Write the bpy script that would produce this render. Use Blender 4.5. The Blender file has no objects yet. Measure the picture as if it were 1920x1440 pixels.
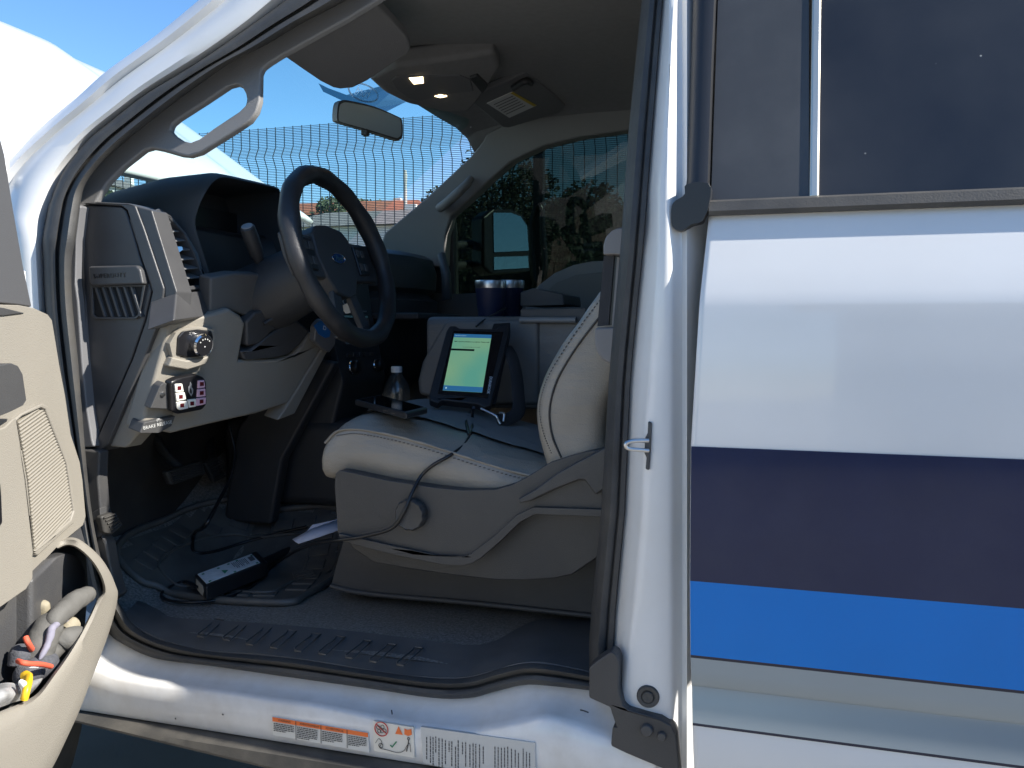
import bpy, bmesh, math, random
from mathutils import Vector, Matrix, Euler
from mathutils.geometry import tessellate_polygon

R = math.radians
random.seed(7)
scene = bpy.context.scene
COL = scene.collection

# ------------------------------------------------------------------ camera
FOC, YAW, PITCH = 1630.0, R(17.06), R(3.69)      # focal length in photo pixels (1920 wide)
CAM = Vector((0.0, -1.36, 1.27))
FW = Vector((-math.sin(YAW) * math.cos(PITCH), math.cos(YAW) * math.cos(PITCH), -math.sin(PITCH)))
RT = Vector((math.cos(YAW), math.sin(YAW), 0))
UP = RT.cross(FW)
cd = bpy.data.cameras.new('camera')
cam = bpy.data.objects.new('camera', cd)
COL.objects.link(cam)
cam.matrix_world = Matrix.Translation(CAM) @ Matrix((RT, UP, -FW)).transposed().to_4x4()
cd.sensor_width = 36.0
cd.lens = FOC / 1920 * 36
cd.clip_start = 0.05
cd.clip_end = 2000
scene.camera = cam

# ------------------------------------------------------------------ light
SUN_A, SUN_E = R(0.6), R(38)         # from the truck's rear, slightly to the camera's side
sdir = Vector((math.cos(SUN_A) * math.cos(SUN_E), -math.sin(SUN_A) * math.cos(SUN_E), math.sin(SUN_E)))
world = bpy.data.worlds.new('World')
scene.world = world
world.use_nodes = True
wn = world.node_tree
bg = wn.nodes['Background']
sky = wn.nodes.new('ShaderNodeTexSky')
sky.sky_type = 'NISHITA'
sky.sun_disc = False
sky.sun_elevation = SUN_E
sky.sun_rotation = math.atan2(sdir.x, sdir.y)
sky.altitude = 200
sky.air_density = 0.9
sky.dust_density = 0.0
sky.ozone_density = 2.5
hsv = wn.nodes.new('ShaderNodeHueSaturation')
hsv.inputs['Saturation'].default_value = 1.18
wn.links.new(sky.outputs[0], hsv.inputs['Color'])
wn.links.new(hsv.outputs[0], bg.inputs[0])
bg.inputs[1].default_value = 0.09
sl = bpy.data.lights.new('sun', 'SUN')
sl.energy = 3.9
sl.angle = R(0.55)
sl.color = (1.0, 0.95, 0.87)
sun = bpy.data.objects.new('sun', sl)
COL.objects.link(sun)
sun.rotation_euler = sdir.to_track_quat('Z', 'Y').to_euler()
sun.location = (4, -3, 8)
scene.view_settings.view_transform = 'Standard'
scene.view_settings.look = 'None'
scene.view_settings.gamma = 1.0
scene.view_settings.exposure = 1.42
scene.view_settings.use_curve_mapping = False
scene.render.engine = 'CYCLES'
cy = scene.cycles
cy.max_bounces = 10
cy.diffuse_bounces = 5
cy.glossy_bounces = 4
cy.transparent_max_bounces = 16
cy.use_denoising = True
cy.sample_clamp_indirect = 6

# ------------------------------------------------------------------ measuring helpers
def ray(u, v):
    return FW + RT * ((u - 960) / FOC) + UP * ((720 - v) / FOC)
def at(u, v, Y=None, X=None, Z=None):
    d = ray(u, v)
    if Y is not None: t = (Y - CAM.y) / d.y
    elif X is not None: t = (X - CAM.x) / d.x
    else: t = (Z - CAM.z) / d.z
    return CAM + d * t
def atp(u, v, p0, n):
    d = ray(u, v)
    return CAM + d * ((p0 - CAM).dot(n) / d.dot(n))
def tum(z):                                   # the cab leans inwards above the belt line
    return max(0.0, z - 1.45) * 0.27
def att(u, v, y0):                            # point on the leaning side of the cab
    p = at(u, v, Y=y0)
    for _ in range(4): p = at(u, v, Y=y0 + tum(p.z))
    return p
def lerp(a, b, t): return a + (b - a) * t
def spline(pts, n, closed=False):             # Catmull-Rom resampling of points of any length
    P = [Vector(p) for p in pts]
    m = len(P)
    segs = m if closed else m - 1
    out = []
    tot = n if closed else n - 1
    for k in range(n):
        s = k / tot * segs
        i = min(int(s), segs - 1); t = s - i
        g = (lambda j: P[j % m]) if closed else (lambda j: P[max(0, min(m - 1, j))])
        p0, p1, p2, p3 = g(i - 1), g(i), g(i + 1), g(i + 2)
        if not closed and i == 0: p0 = p1 * 2 - p2
        if not closed and i == segs - 1: p3 = p2 * 2 - p1
        out.append(0.5 * ((2 * p1) + (p2 - p0) * t + (2 * p0 - 5 * p1 + 4 * p2 - p3) * t * t + (3 * p1 - p0 - 3 * p2 + p3) * t ** 3))
    return out

# ------------------------------------------------------------------ object helpers
def put(o, parent):
    COL.objects.link(o)
    if parent is not None:
        o.parent = parent
        if parent.type == 'EMPTY':
            o.matrix_parent_inverse = Matrix.Translation(-parent.location)
    return o
def thing(name, label, cat, loc, group=None):
    o = bpy.data.objects.new(name, None)
    o.location = loc
    o.empty_display_size = 0.05
    COL.objects.link(o)
    return tag(o, label, cat, group)
def tag(o, label, cat, group=None):
    o['label'] = label
    o['category'] = cat
    if group: o['group'] = group
    return o
def structure(o, kind='structure'):
    o['kind'] = kind
    return o
def mesh(name, verts, faces, mat, parent=None, smooth=True, bevel=0, seg=2, sub=0, solid=0, angle=35, soff=-1):
    me = bpy.data.meshes.new(name)
    me.from_pydata([tuple(v) for v in verts], [], faces)
    me.validate()
    bm = bmesh.new(); bm.from_mesh(me)
    bmesh.ops.remove_doubles(bm, verts=bm.verts, dist=1e-6)
    bmesh.ops.recalc_face_normals(bm, faces=bm.faces)
    bm.to_mesh(me); bm.free()
    if mat: me.materials.append(mat)
    o = bpy.data.objects.new(name, me)
    put(o, parent)
    if smooth:
        for p in me.polygons: p.use_smooth = True
        if not bevel and not sub: me.set_sharp_from_angle(angle=R(angle))
    if solid:
        m = o.modifiers.new('s', 'SOLIDIFY'); m.thickness = solid; m.offset = soff
    if bevel:
        m = o.modifiers.new('b', 'BEVEL'); m.width = bevel; m.segments = seg; m.limit_method = 'ANGLE'; m.angle_limit = R(25); m.harden_normals = smooth
    if sub:
        m = o.modifiers.new('d', 'SUBSURF'); m.levels = sub; m.render_levels = sub
    return o
def loft(name, rows, mat, parent=None, cyc=False, cap=False, **k):
    n = len(rows[0])
    V = [p for r in rows for p in r]
    Fc = []
    for i in range(len(rows) - 1):
        for j in range(n if cyc else n - 1):
            a = i * n + j; b = i * n + (j + 1) % n
            Fc.append((a, b, b + n, a + n))
    if cap:
        Fc.append(tuple(range(n))); Fc.append(tuple(len(V) - n + q for q in range(n)))
    return mesh(name, V, Fc, mat, parent, **k)
def prism_data(loops, ext):
    """loops: outer loop and holes as 3D points; ext: vector"""
    ext = Vector(ext)
    L = [[Vector(p) for p in l] for l in loops]
    V = [p for l in L for p in l]
    N = len(V)
    tris = tessellate_polygon(L)
    Fc = []
    def idx(t): return t
    for t in tris: Fc.append(tuple(t)); Fc.append(tuple(N + q for q in reversed(t)))
    V = V + [p + ext for p in V]
    s = 0
    for l in L:
        m = len(l)
        for j in range(m):
            a = s + j; b = s + (j + 1) % m
            Fc.append((a, b, b + N, a + N))
        s += m
    return V, Fc
def prism(name, loops, ext, mat, parent=None, **k):
    if not isinstance(loops[0], (list, tuple)) or isinstance(loops[0], Vector): loops = [loops]
    V, Fc = prism_data(loops, ext)
    return mesh(name, V, Fc, mat, parent, **k)
def boxdata(c, s, rot=None):
    c = Vector(c); M = rot.to_3x3() if rot is not None else Matrix.Identity(3)
    V = [c + M @ Vector((x * s[0] / 2, y * s[1] / 2, z * s[2] / 2)) for x in (-1, 1) for y in (-1, 1) for z in (-1, 1)]
    F = [(0, 1, 3, 2), (4, 6, 7, 5), (0, 4, 5, 1), (2, 3, 7, 6), (0, 2, 6, 4), (1, 5, 7, 3)]
    return V, F
def box(name, c, s, mat, parent=None, rot=None, **k):
    V, Fc = boxdata(c, s, rot)
    return mesh(name, V, Fc, mat, parent, **k)
def join(*vf):
    V, Fc = [], []
    for v, f in vf:
        o = len(V); V += list(v); Fc += [tuple(i + o for i in q) for q in f]
    return V, Fc
def tubedata(pts, r, seg=8, closed=False, flat=1.0, upv=None):
    P = [Vector(p) for p in pts]; m = len(P)
    V, Fc = [], []
    up = Vector(upv) if upv else None
    prev = None
    for i in range(m):
        a = P[(i - 1) % m] if (closed or i > 0) else P[0]
        b = P[(i + 1) % m] if (closed or i < m - 1) else P[-1]
        t = (b - a).normalized()
        if up is not None: x = up.cross(t)
        elif prev is None:
            x = t.orthogonal()
        else: x = prev - t * prev.dot(t)
        if x.length < 1e-6: x = t.orthogonal()
        x.normalize(); prev = x
        y = t.cross(x)
        rr = r[i] if isinstance(r, (list, tuple)) else r
        for j in range(seg):
            an = 2 * math.pi * j / seg
            V.append(P[i] + x * math.cos(an) * rr + y * math.sin(an) * rr * flat)
    for i in range(m if closed else m - 1):
        for j in range(seg):
            a = i * seg + j; b = i * seg + (j + 1) % seg
            c = ((i + 1) % m) * seg
            Fc.append((a, b, c + (j + 1) % seg, c + j))
    if not closed:
        Fc.append(tuple(range(seg))); Fc.append(tuple((m - 1) * seg + j for j in range(seg)))
    return V, Fc
def tube(name, pts, r, mat, parent=None, seg=8, n=None, closed=False, flat=1.0, upv=None, **k):
    if n: pts = spline(pts, n, closed)
    V, Fc = tubedata(pts, r, seg, closed, flat, upv)
    return mesh(name, V, Fc, mat, parent, angle=60, **k)
def lathedata(prof, o, ax, seg=24):
    o = Vector(o); ax = Vector(ax).normalized()
    x = ax.orthogonal().normalized(); y = ax.cross(x)
    V, Fc = [], []
    for (r, h) in prof:
        for j in range(seg):
            an = 2 * math.pi * j / seg
            V.append(o + ax * h + x * r * math.cos(an) + y * r * math.sin(an))
    for i in range(len(prof) - 1):
        for j in range(seg):
            a = i * seg + j; b = i * seg + (j + 1) % seg
            Fc.append((a, b, b + seg, a + seg))
    Fc.append(tuple(range(seg))); Fc.append(tuple((len(prof) - 1) * seg + j for j in range(seg)))
    return V, Fc
def lathe(name, prof, o, ax, mat, parent=None, seg=24, **k):
    V, Fc = lathedata(prof, o, ax, seg)
    return mesh(name, V, Fc, mat, parent, **k)
def text(name, s, o, xd, yd, size, mat, parent=None, ext=0.0, align='CENTER', mirror=False, spacing=1.0, shear=0, off=0.0):
    c = bpy.data.curves.new(name, 'FONT')
    c.body = s; c.size = size; c.align_x = align; c.align_y = 'CENTER'; c.space_character = spacing; c.shear = shear
    c.extrude = ext; c.resolution_u = 2; c.offset = off
    t = bpy.data.objects.new('t', c); COL.objects.link(t)
    dg = bpy.context.evaluated_depsgraph_get()
    me = bpy.data.meshes.new_from_object(t.evaluated_get(dg))
    bpy.data.objects.remove(t); bpy.data.curves.remove(c)
    xd = Vector(xd).normalized(); yd = Vector(yd); yd = (yd - xd * yd.dot(xd)).normalized(); zd = xd.cross(yd)
    M = Matrix((xd, yd, zd)).transposed().to_4x4(); M.translation = Vector(o)
    if mirror: M = M @ Matrix.Diagonal((-1, 1, 1, 1))
    me.transform(M)
    me.name = name
    me.materials.clear(); me.materials.append(mat)
    ob = bpy.data.objects.new(name, me)
    return put(ob, parent)

# ------------------------------------------------------------------ materials
MATS = {}
def mat(name, col, rough=0.5, metal=0.0, var=0.0, vscale=6.0, bump=0.0, bscale=200.0, coat=0.0, spec=0.5, emit=None, estr=0, dust=0.0, dcol=(0.4, 0.36, 0.3), detail=4, rvar=0.0, dscale=3.0, sheen=0, wob=0.0, wrinkle=0.0):
    if name in MATS: return MATS[name]
    m = bpy.data.materials.new(name); m.use_nodes = True
    nt = m.node_tree; p = nt.nodes['Principled BSDF']
    N = nt.nodes.new; L = nt.links.new
    p.inputs['Base Color'].default_value = (*col, 1)
    p.inputs['Roughness'].default_value = rough
    p.inputs['Metallic'].default_value = metal
    p.inputs['Coat Weight'].default_value = coat
    p.inputs['Coat Roughness'].default_value = 0.04
    p.inputs['Specular IOR Level'].default_value = spec
    p.inputs['Sheen Weight'].default_value = sheen
    tc = N('ShaderNodeTexCoord')
    src = None
    if var or dust:
        no = N('ShaderNodeTexNoise'); no.inputs['Scale'].default_value = vscale; no.inputs['Detail'].default_value = 6
        L(tc.outputs['Object'], no.inputs['Vector'])
        mr = N('ShaderNodeMapRange'); mr.inputs[1].default_value = 0.3; mr.inputs[2].default_value = 0.7
        mr.inputs[3].default_value = 1 - var; mr.inputs[4].default_value = 1 + var
        L(no.outputs[0], mr.inputs[0])
        mx = N('ShaderNodeVectorMath'); mx.operation = 'SCALE'
        mx.inputs[0].default_value = col
        L(mr.outputs[0], mx.inputs['Scale'])
        src = mx.outputs[0]
        if dust:
            n2 = N('ShaderNodeTexNoise'); n2.inputs['Scale'].default_value = dscale; n2.inputs['Detail'].default_value = 8; n2.inputs['Roughness'].default_value = 0.65
            L(tc.outputs['Object'], n2.inputs['Vector'])
            m2 = N('ShaderNodeMapRange'); m2.inputs[1].default_value = 0.42; m2.inputs[2].default_value = 0.75; m2.inputs[3].default_value = 0; m2.inputs[4].default_value = dust
            L(n2.outputs[0], m2.inputs[0])
            mm = N('ShaderNodeMix'); mm.data_type = 'RGBA'
            L(m2.outputs[0], mm.inputs[0]); L(src, mm.inputs[6]); mm.inputs[7].default_value = (*dcol, 1)
            src = mm.outputs[2]
            if rvar:
                ra = N('ShaderNodeMath'); ra.operation = 'MULTIPLY_ADD'
                L(m2.outputs[0], ra.inputs[0]); ra.inputs[1].default_value = rvar / max(dust, 1e-3); ra.inputs[2].default_value = rough
                L(ra.outputs[0], p.inputs['Roughness'])
        L(src, p.inputs['Base Color'])
    if bump:
        nb = N('ShaderNodeTexNoise'); nb.inputs['Scale'].default_value = bscale; nb.inputs['Detail'].default_value = detail
        L(tc.outputs['Object'], nb.inputs['Vector'])
        b = N('ShaderNodeBump'); b.inputs['Strength'].default_value = bump; b.inputs['Distance'].default_value = 0.002
        L(nb.outputs[0], b.inputs['Height']); L(b.outputs[0], p.inputs['Normal'])
    if wob or wrinkle:
        nw = N('ShaderNodeTexNoise'); nw.inputs['Scale'].default_value = 2.2 if wob else 1.0; nw.inputs['Detail'].default_value = 1 if wob else 3
        if wrinkle:
            mp = N('ShaderNodeMapping'); mp.inputs['Scale'].default_value = (9, 22, 38); mp.inputs['Rotation'].default_value = (0.3, 0.5, 0.2); L(tc.outputs['Object'], mp.inputs[0]); L(mp.outputs[0], nw.inputs['Vector'])
        else: L(tc.outputs['Object'], nw.inputs['Vector'])
        b2 = N('ShaderNodeBump'); b2.inputs['Strength'].default_value = wob or wrinkle; b2.inputs['Distance'].default_value = 0.06 if wob else 0.012
        L(nw.outputs[0], b2.inputs['Height'])
        if bump: L(b2.outputs[0], b.inputs['Normal'])
        else: L(b2.outputs[0], p.inputs['Normal'])
        if coat: L(b2.outputs[0], p.inputs['Coat Normal'])
    if emit:
        p.inputs['Emission Color'].default_value = (*emit, 1); p.inputs['Emission Strength'].default_value = estr
    MATS[name] = m
    return m
def glass_mat(name, tint, gloss_rough=0.0, ior=1.5, dirt=0.0):
    m = bpy.data.materials.new(name); m.use_nodes = True
    nt = m.node_tree; nt.nodes.clear(); N = nt.nodes.new; L = nt.links.new
    out = N('ShaderNodeOutputMaterial'); tr = N('ShaderNodeBsdfTransparent'); gl = N('ShaderNodeBsdfGlossy'); mx = N('ShaderNodeMixShader'); fr = N('ShaderNodeLayerWeight'); fp = N('ShaderNodeMath'); fm = N('ShaderNodeMath')
    tr.inputs[0].default_value = (*tint, 1); gl.inputs['Roughness'].default_value = gloss_rough; gl.inputs[0].default_value = (0.9, 0.9, 0.9, 1)
    f0 = ((ior - 1) / (ior + 1)) ** 2 * 1.8
    fp.operation = 'POWER'; fp.inputs[1].default_value = 5; L(fr.outputs['Facing'], fp.inputs[0])
    fm.operation = 'MULTIPLY_ADD'; fm.inputs[1].default_value = 0.85; fm.inputs[2].default_value = f0; L(fp.outputs[0], fm.inputs[0])
    L(fm.outputs[0], mx.inputs[0]); L(tr.outputs[0], mx.inputs[1]); L(gl.outputs[0], mx.inputs[2])
    last = mx.outputs[0]
    if dirt:
        tc = N('ShaderNodeTexCoord'); no = N('ShaderNodeTexNoise'); no.inputs['Scale'].default_value = 5; no.inputs['Detail'].default_value = 7
        L(tc.outputs['Object'], no.inputs['Vector'])
        mr = N('ShaderNodeMapRange'); mr.inputs[1].default_value = 0.35; mr.inputs[2].default_value = 0.8; mr.inputs[4].default_value = dirt; L(no.outputs[0], mr.inputs[0])
        df = N('ShaderNodeBsdfDiffuse'); df.inputs[0].default_value = (0.7, 0.7, 0.68, 1)
        m2 = N('ShaderNodeMixShader'); L(mr.outputs[0], m2.inputs[0]); L(last, m2.inputs[1]); L(df.outputs[0], m2.inputs[2]); last = m2.outputs[0]
    L(last, out.inputs[0])
    MATS[name] = m
    return m

WHITE = mat('white_paint', (0.66, 0.66, 0.655), 0.28, coat=0.7, var=0.015, dust=0.16, dcol=(0.52, 0.49, 0.44), dscale=2.6, wob=0.10)
SILLP = mat('scuffed_sill_paint', (0.66, 0.66, 0.655), 0.3, coat=0.6, var=0.03, vscale=40, dust=0.38, dcol=(0.42, 0.37, 0.30), dscale=11, rvar=0.3, wob=0.08)
JAMB = mat('white_jamb_paint', (0.68, 0.68, 0.67), 0.32, coat=0.4, var=0.02, dust=0.22, dcol=(0.5, 0.46, 0.38), dscale=5)
RUBBER = mat('black_rubber', (0.042, 0.042, 0.042), 0.62, var=0.15, vscale=30, bump=0.25, bscale=350, dust=0.35, dcol=(0.13, 0.115, 0.09), dscale=7)
BLACK = mat('black_plastic', (0.056, 0.056, 0.057), 0.5, var=0.1, bump=0.35, bscale=700, dust=0.10, dcol=(0.13, 0.12, 0.105), dscale=6)
BLACKS = mat('black_smooth', (0.012, 0.012, 0.014), 0.3)
TRIMBLK = mat('black_trim_panel', (0.052, 0.052, 0.054), 0.42, var=0.05, bump=0.15, bscale=900, dust=0.30, dcol=(0.10, 0.10, 0.10), dscale=9)
BEIGE = mat('beige_grey_plastic', (0.245, 0.225, 0.190), 0.55, var=0.03, bump=0.5, bscale=520, dust=0.12, dcol=(0.33, 0.29, 0.22), dscale=4)
GREYTRIM = mat('grey_trim', (0.195, 0.191, 0.186), 0.6, var=0.03, bump=0.4, bscale=500)
LINER = mat('headliner_cloth', (0.20, 0.196, 0.196), 0.95, var=0.05, vscale=60, bump=0.6, bscale=900)
VINYL = mat('beige_grey_vinyl', (0.285, 0.255, 0.210), 0.32, var=0.06, bump=0.5, bscale=420, detail=2, wrinkle=0.35, dust=0.25, dcol=(0.14, 0.125, 0.105), dscale=9)
CARPET = mat('black_vinyl_floor', (0.19, 0.18, 0.166), 0.48, var=0.65, vscale=180, bump=1.0, bscale=420, dust=0.55, dcol=(0.24, 0.21, 0.165), dscale=4, detail=2)
MATRUB = mat('floor_mat_rubber', (0.095, 0.090, 0.083), 0.46, var=0.2, vscale=20, bump=0.3, bscale=300, dust=0.5, dcol=(0.17, 0.145, 0.11), dscale=7)
CHROME = mat('chrome', (0.75, 0.75, 0.76), 0.12, 1.0)
STEEL = mat('brushed_steel', (0.6, 0.6, 0.6), 0.3, 1.0)
DARKIN = mat('dark_dash_plastic', (0.040, 0.041, 0.043), 0.48, var=0.1, bump=0.3, bscale=600)
GLASSW = glass_mat('windshield_glass', (0.76, 0.95, 0.93), 0.0, 1.45, 0.018)
GLASSP = glass_mat('tinted_side_glass', (0.21, 0.26, 0.235), 0.0, 1.22, 0.004)

# ================================================================== the setting
def noise_ground(name, c1, c2, scale, bump=0.5, bs=80):
    m = mat(name, c1, 0.9, var=0.18, vscale=scale, bump=bump, bscale=bs, dust=0.6, dcol=c2, dscale=scale * 0.25)
    return m
GROUND = noise_ground('yard_concrete', (0.28, 0.26, 0.23), (0.19, 0.175, 0.15), 3.0)
g = mesh('ground', [(-300, -300, 0), (300, -300, 0), (300, 6.5, 0), (-300, 6.5, 0)], [(0, 1, 2, 3)], GROUND, smooth=False)
structure(g)
HILL = mat('dry_grass_hill', (0.16, 0.14, 0.075), 0.95, var=0.35, vscale=0.35, bump=0.6, bscale=6, dust=0.6, dcol=(0.07, 0.085, 0.035), dscale=0.15)
rows = []
for yy, zz in ((6.5, 0.0), (9, 0.03), (14, 0.2), (22, 0.6), (34, 1.7), (48, 3.2), (70, 5.6), (110, 8.5), (200, 12), (400, 14)):
    rows.append([Vector((x, yy, zz + (0.5 * math.sin(x * 0.08 + yy * 0.05) + 0.3 * math.sin(x * 0.21)) * min(1, (yy - 6.5) / 15))) for x in range(-400, 401, 20)])
def hillz(x, y):
    P = ((6.5, 0.0), (9, 0.03), (14, 0.2), (22, 0.6), (34, 1.7), (48, 3.2), (70, 5.6), (110, 8.5), (200, 12), (400, 14))
    for (a, b), (c, d) in zip(P, P[1:]):
        if y <= c: return b + (d - b) * (y - a) / (c - a)
    return 14
structure(loft('hillside', rows, HILL))

# ---- shed across the yard, mirrored in the door paint
SHED = mat('shed_cladding', (0.20, 0.175, 0.155), 0.7, var=0.1)
shed = thing('metal_shed', 'brown grey metal shed across the yard, mirrored in the rear door stripes', 'shed', (6.5, -10, 0))
rows = []
for i in range(121):
    x = 0.75 + i * 0.1
    y = -8 + (0.03 if i % 2 else 0)
    rows.append([Vector((x, y, 0)), Vector((x, y, 3.6))])
loft('front_cladding', rows, SHED, shed, smooth=False)
box('shed_walls', (6.75, -10.6, 1.8), (11.9, 5.0, 3.55), SHED, shed)
prism('roof', [Vector((0.2, -7.7, 3.6)), Vector((0.2, -10.6, 4.3)), Vector((0.2, -13.4, 3.6))], (12.6, 0, 0), mat('shed_roof', (0.25, 0.25, 0.25), 0.6), shed)
box('shed_door', (5, -7.93, 1.3), (3, 0.06, 2.6), mat('shed_door_grey', (0.3, 0.29, 0.27), 0.6), shed, bevel=0.01)

# ================================================================== the truck
truck = thing('pickup_truck', 'white crew cab pickup truck with blue side stripes, driver door open and hood raised', 'pickup truck', (-0.6, 0.83, 0))

# ---- rear door skin
ZP = [1.452, 1.434, 1.40, 1.36, 1.325, 1.310, 1.302, 1.22, 1.09, 0.95, 0.80, 0.714, 0.708, 0.703, 0.69, 0.65, 0.60, 0.52, 0.46]
YP = [0.050, 0.041, 0.029, 0.015, 0.0035, 0.0, -0.001, -0.006, -0.010, -0.011, -0.008, -0.0035, 0.001, 0.0005, -0.003, -0.010, -0.009, 0.006, 0.03]
def interp(z, A, B):
    for i in range(len(A) - 1):
        if A[i + 1] <= z <= A[i]: return lerp(B[i], B[i + 1], (A[i] - z) / (A[i] - A[i + 1]))
    return B[0] if z > A[0] else B[-1]
def yskin(z): return interp(z, ZP, YP)
def xedge(z): return interp(z, [1.446, 1.305, 1.089, 0.879, 0.759, 0.648, 0.46], [-0.110, -0.119, -0.128, -0.127, -0.125, -0.120, -0.112])
def skin_rows(zs, dy=0.0, xs=(0.0, 0.004, 0.010, 0.03, 0.15, 0.35, 0.6, 0.9), fold=True, xmax=0.84):
    rows = []
    for z in zs:
        e = xedge(z); y = yskin(z) + dy
        r = []
        if fold: r += [Vector((e + 0.004, y + 0.04, z)), Vector((e + 0.0005, y + 0.008, z)), Vector((e + 0.0015, y + 0.003, z))]
        for k in xs: r.append(Vector((min(e + 0.006 + k, xmax), y, z)))
        rows.append(r)
    return rows
zs = []
for a, b in zip(ZP, ZP[1:]):
    n = max(1, int((a - b) / 0.02))
    zs += [lerp(a, b, i / n) for i in range(n)]
zs.append(ZP[-1])
rd = loft('rear_door', skin_rows(zs), WHITE, truck)
rd['label'] = 'white rear door with navy, blue and silver stripes'
def stripe(name, z0, z1, m, dy):
    q = [z for z in zs if z1 + 1e-4 < z < z0 - 1e-4]
    o = loft(name, skin_rows([z0] + q + [z1], dy, xs=(-0.004, 0.15, 0.35, 0.6, 0.9), fold=False), m, rd)
    return o
NAVY = mat('navy_vinyl_decal', (0.009, 0.016, 0.055), 0.14, coat=0.1, spec=0.4, var=0.08, dust=0.05, dcol=(0.2, 0.2, 0.2), dscale=5, wob=0.10)
BLUE = mat('blue_vinyl_decal', (0.007, 0.175, 0.56), 0.18, coat=0.0, spec=0.3, var=0.03, wob=0.10)
SILV = mat('silver_vinyl_decal', (0.28, 0.325, 0.355), 0.3, 0.35, var=0.02, wob=0.08)
LINE = mat('dark_pinstripe', (0.012, 0.014, 0.03), 0.3)
stripe('navy_stripe', 1.0885, 0.8785, NAVY, -0.0014)
stripe('blue_stripe', 0.8785, 0.760, BLUE, -0.0014)
stripe('pinstripe', 0.760, 0.7555, LINE, -0.0014)
stripe('silver_stripe', 0.7555, 0.653, SILV, -0.0014)
stripe('pinstripe', 0.653, 0.649, LINE, -0.0014)

box('rear_door_inner', (0.37, 0.11, 0.99), (0.94, 0.09, 0.88), GREYTRIM, rd, bevel=0.01)
# ---- rear window, trim and door top
WP0 = Vector((0, 0.052, 1.465)); WN = Vector((0, -1, 0.27)).normalized()
def rw(u, v, off=0): return atp(u, v, WP0 + WN * off, WN)
b0, b1 = at(1329, 396, Y=0.034), at(1920, 369, Y=0.034)
t0, t1 = at(1331, 376, Y=0.05), at(1920, 343, Y=0.05)
def strip4(name, A, B, C, D, ext, m, par, **k): return prism(name, [A, B, C, D], ext, m, par, **k)
zb, zt = 1.4445, t0.z
xs0, xs1 = b0.x, 0.84
bs = loft('belt_weatherstrip', [[Vector((x, 0.075, zt)), Vector((x, 0.046, zt)), Vector((x, 0.036, zt - 0.004)), Vector((x, 0.030, zb + 0.006)), Vector((x, 0.034, zb)), Vector((x, 0.06, zb))] for x in (xs0, xs0 + 0.3, 0.5, xs1)], RUBBER, rd, cap=True)
APPL = mat('satin_black_applique', (0.055, 0.056, 0.058), 0.34, var=0.06, vscale=3, dust=0.10, dcol=(0.25, 0.25, 0.24), dscale=6, bump=0.06, bscale=900)
def up3(p, z): # slide a point up the leaning plane
    return p + Vector((0, 0.27, 1)) * (z - p.z)
ZT = 1.93
a0, a1 = rw(1332, 380), rw(1518, 372)
prism('pillar_applique', [a0, a1, up3(rw(1515, 0), ZT), up3(rw(1345, 0), ZT)], -WN * 0.02, APPL, rd, bevel=0.003)
c0, c1 = rw(1517, 370, 0.004), rw(1536, 369, 0.004)
prism('window_divider', [c0, c1, c1 + Vector((0, .27, 1)) * (ZT - c1.z) , c0 + Vector((0, .27, 1)) * (ZT - c0.z)], -WN * 0.02, mat('satin_aluminium', (0.70, 0.65, 0.55), 0.34, 0.85, var=0.05, dust=0.2, dcol=(0.5, 0.46, 0.4), dscale=12), rd, bevel=0.004)
# privacy glass with dust specks
pg = bpy.data.materials.new('dusty_privacy_glass'); pg.use_nodes = True
nt = pg.node_tree; pp = nt.nodes['Principled BSDF']; N = nt.nodes.new; L = nt.links.new
tc = N('ShaderNodeTexCoord'); vo = N('ShaderNodeTexVoronoi'); vo.inputs['Scale'].default_value = 30; L(tc.outputs['Object'], vo.inputs['Vector'])
nz = N('ShaderNodeTexNoise'); nz.inputs['Scale'].default_value = 9; L(tc.outputs['Object'], nz.inputs['Vector'])
mr = N('ShaderNodeMapRange'); mr.inputs[1].default_value = 0.015; mr.inputs[2].default_value = 0.06; mr.inputs[3].default_value = 1; mr.inputs[4].default_value = 0; L(vo.outputs['Distance'], mr.inputs[0])
m3 = N('ShaderNodeMapRange'); m3.inputs[1].default_value = 0.46; m3.inputs[2].default_value = 0.62; L(nz.outputs[0], m3.inputs[0])
mu = N('ShaderNodeMath'); mu.operation = 'MULTIPLY'; L(mr.outputs[0], mu.inputs[0]); L(m3.outputs[0], mu.inputs[1])
nd = N('ShaderNodeTexNoise'); nd.inputs['Scale'].default_value = 3; nd.inputs['Detail'].default_value = 9; L(tc.outputs['Object'], nd.inputs['Vector'])
m4 = N('ShaderNodeMapRange'); m4.inputs[1].default_value = 0.3; m4.inputs[2].default_value = 0.8; m4.inputs[3].default_value = 0.02; m4.inputs[4].default_value = 0.085; L(nd.outputs[0], m4.inputs[0])
ad = N('ShaderNodeMath'); ad.operation = 'MAXIMUM'; L(mu.outputs[0], ad.inputs[0]); L(m4.outputs[0], ad.inputs[1])
mx = N('ShaderNodeMix'); mx.data_type = 'RGBA'; mx.inputs[6].default_value = (0.010, 0.012, 0.018, 1); mx.inputs[7].default_value = (0.55, 0.53, 0.48, 1)
L(ad.outputs[0], mx.inputs[0]); L(mx.outputs[2], pp.inputs['Base Color'])
pp.inputs['Roughness'].default_value = 0.06
g0 = rw(1533, 372, -0.004)
prism('rear_window_glass', [g0, Vector((0.80, g0.y, g0.z)), up3(Vector((0.80, g0.y, g0.z)), ZT), up3(g0, ZT)], -WN * 0.005, pg, rd)
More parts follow.
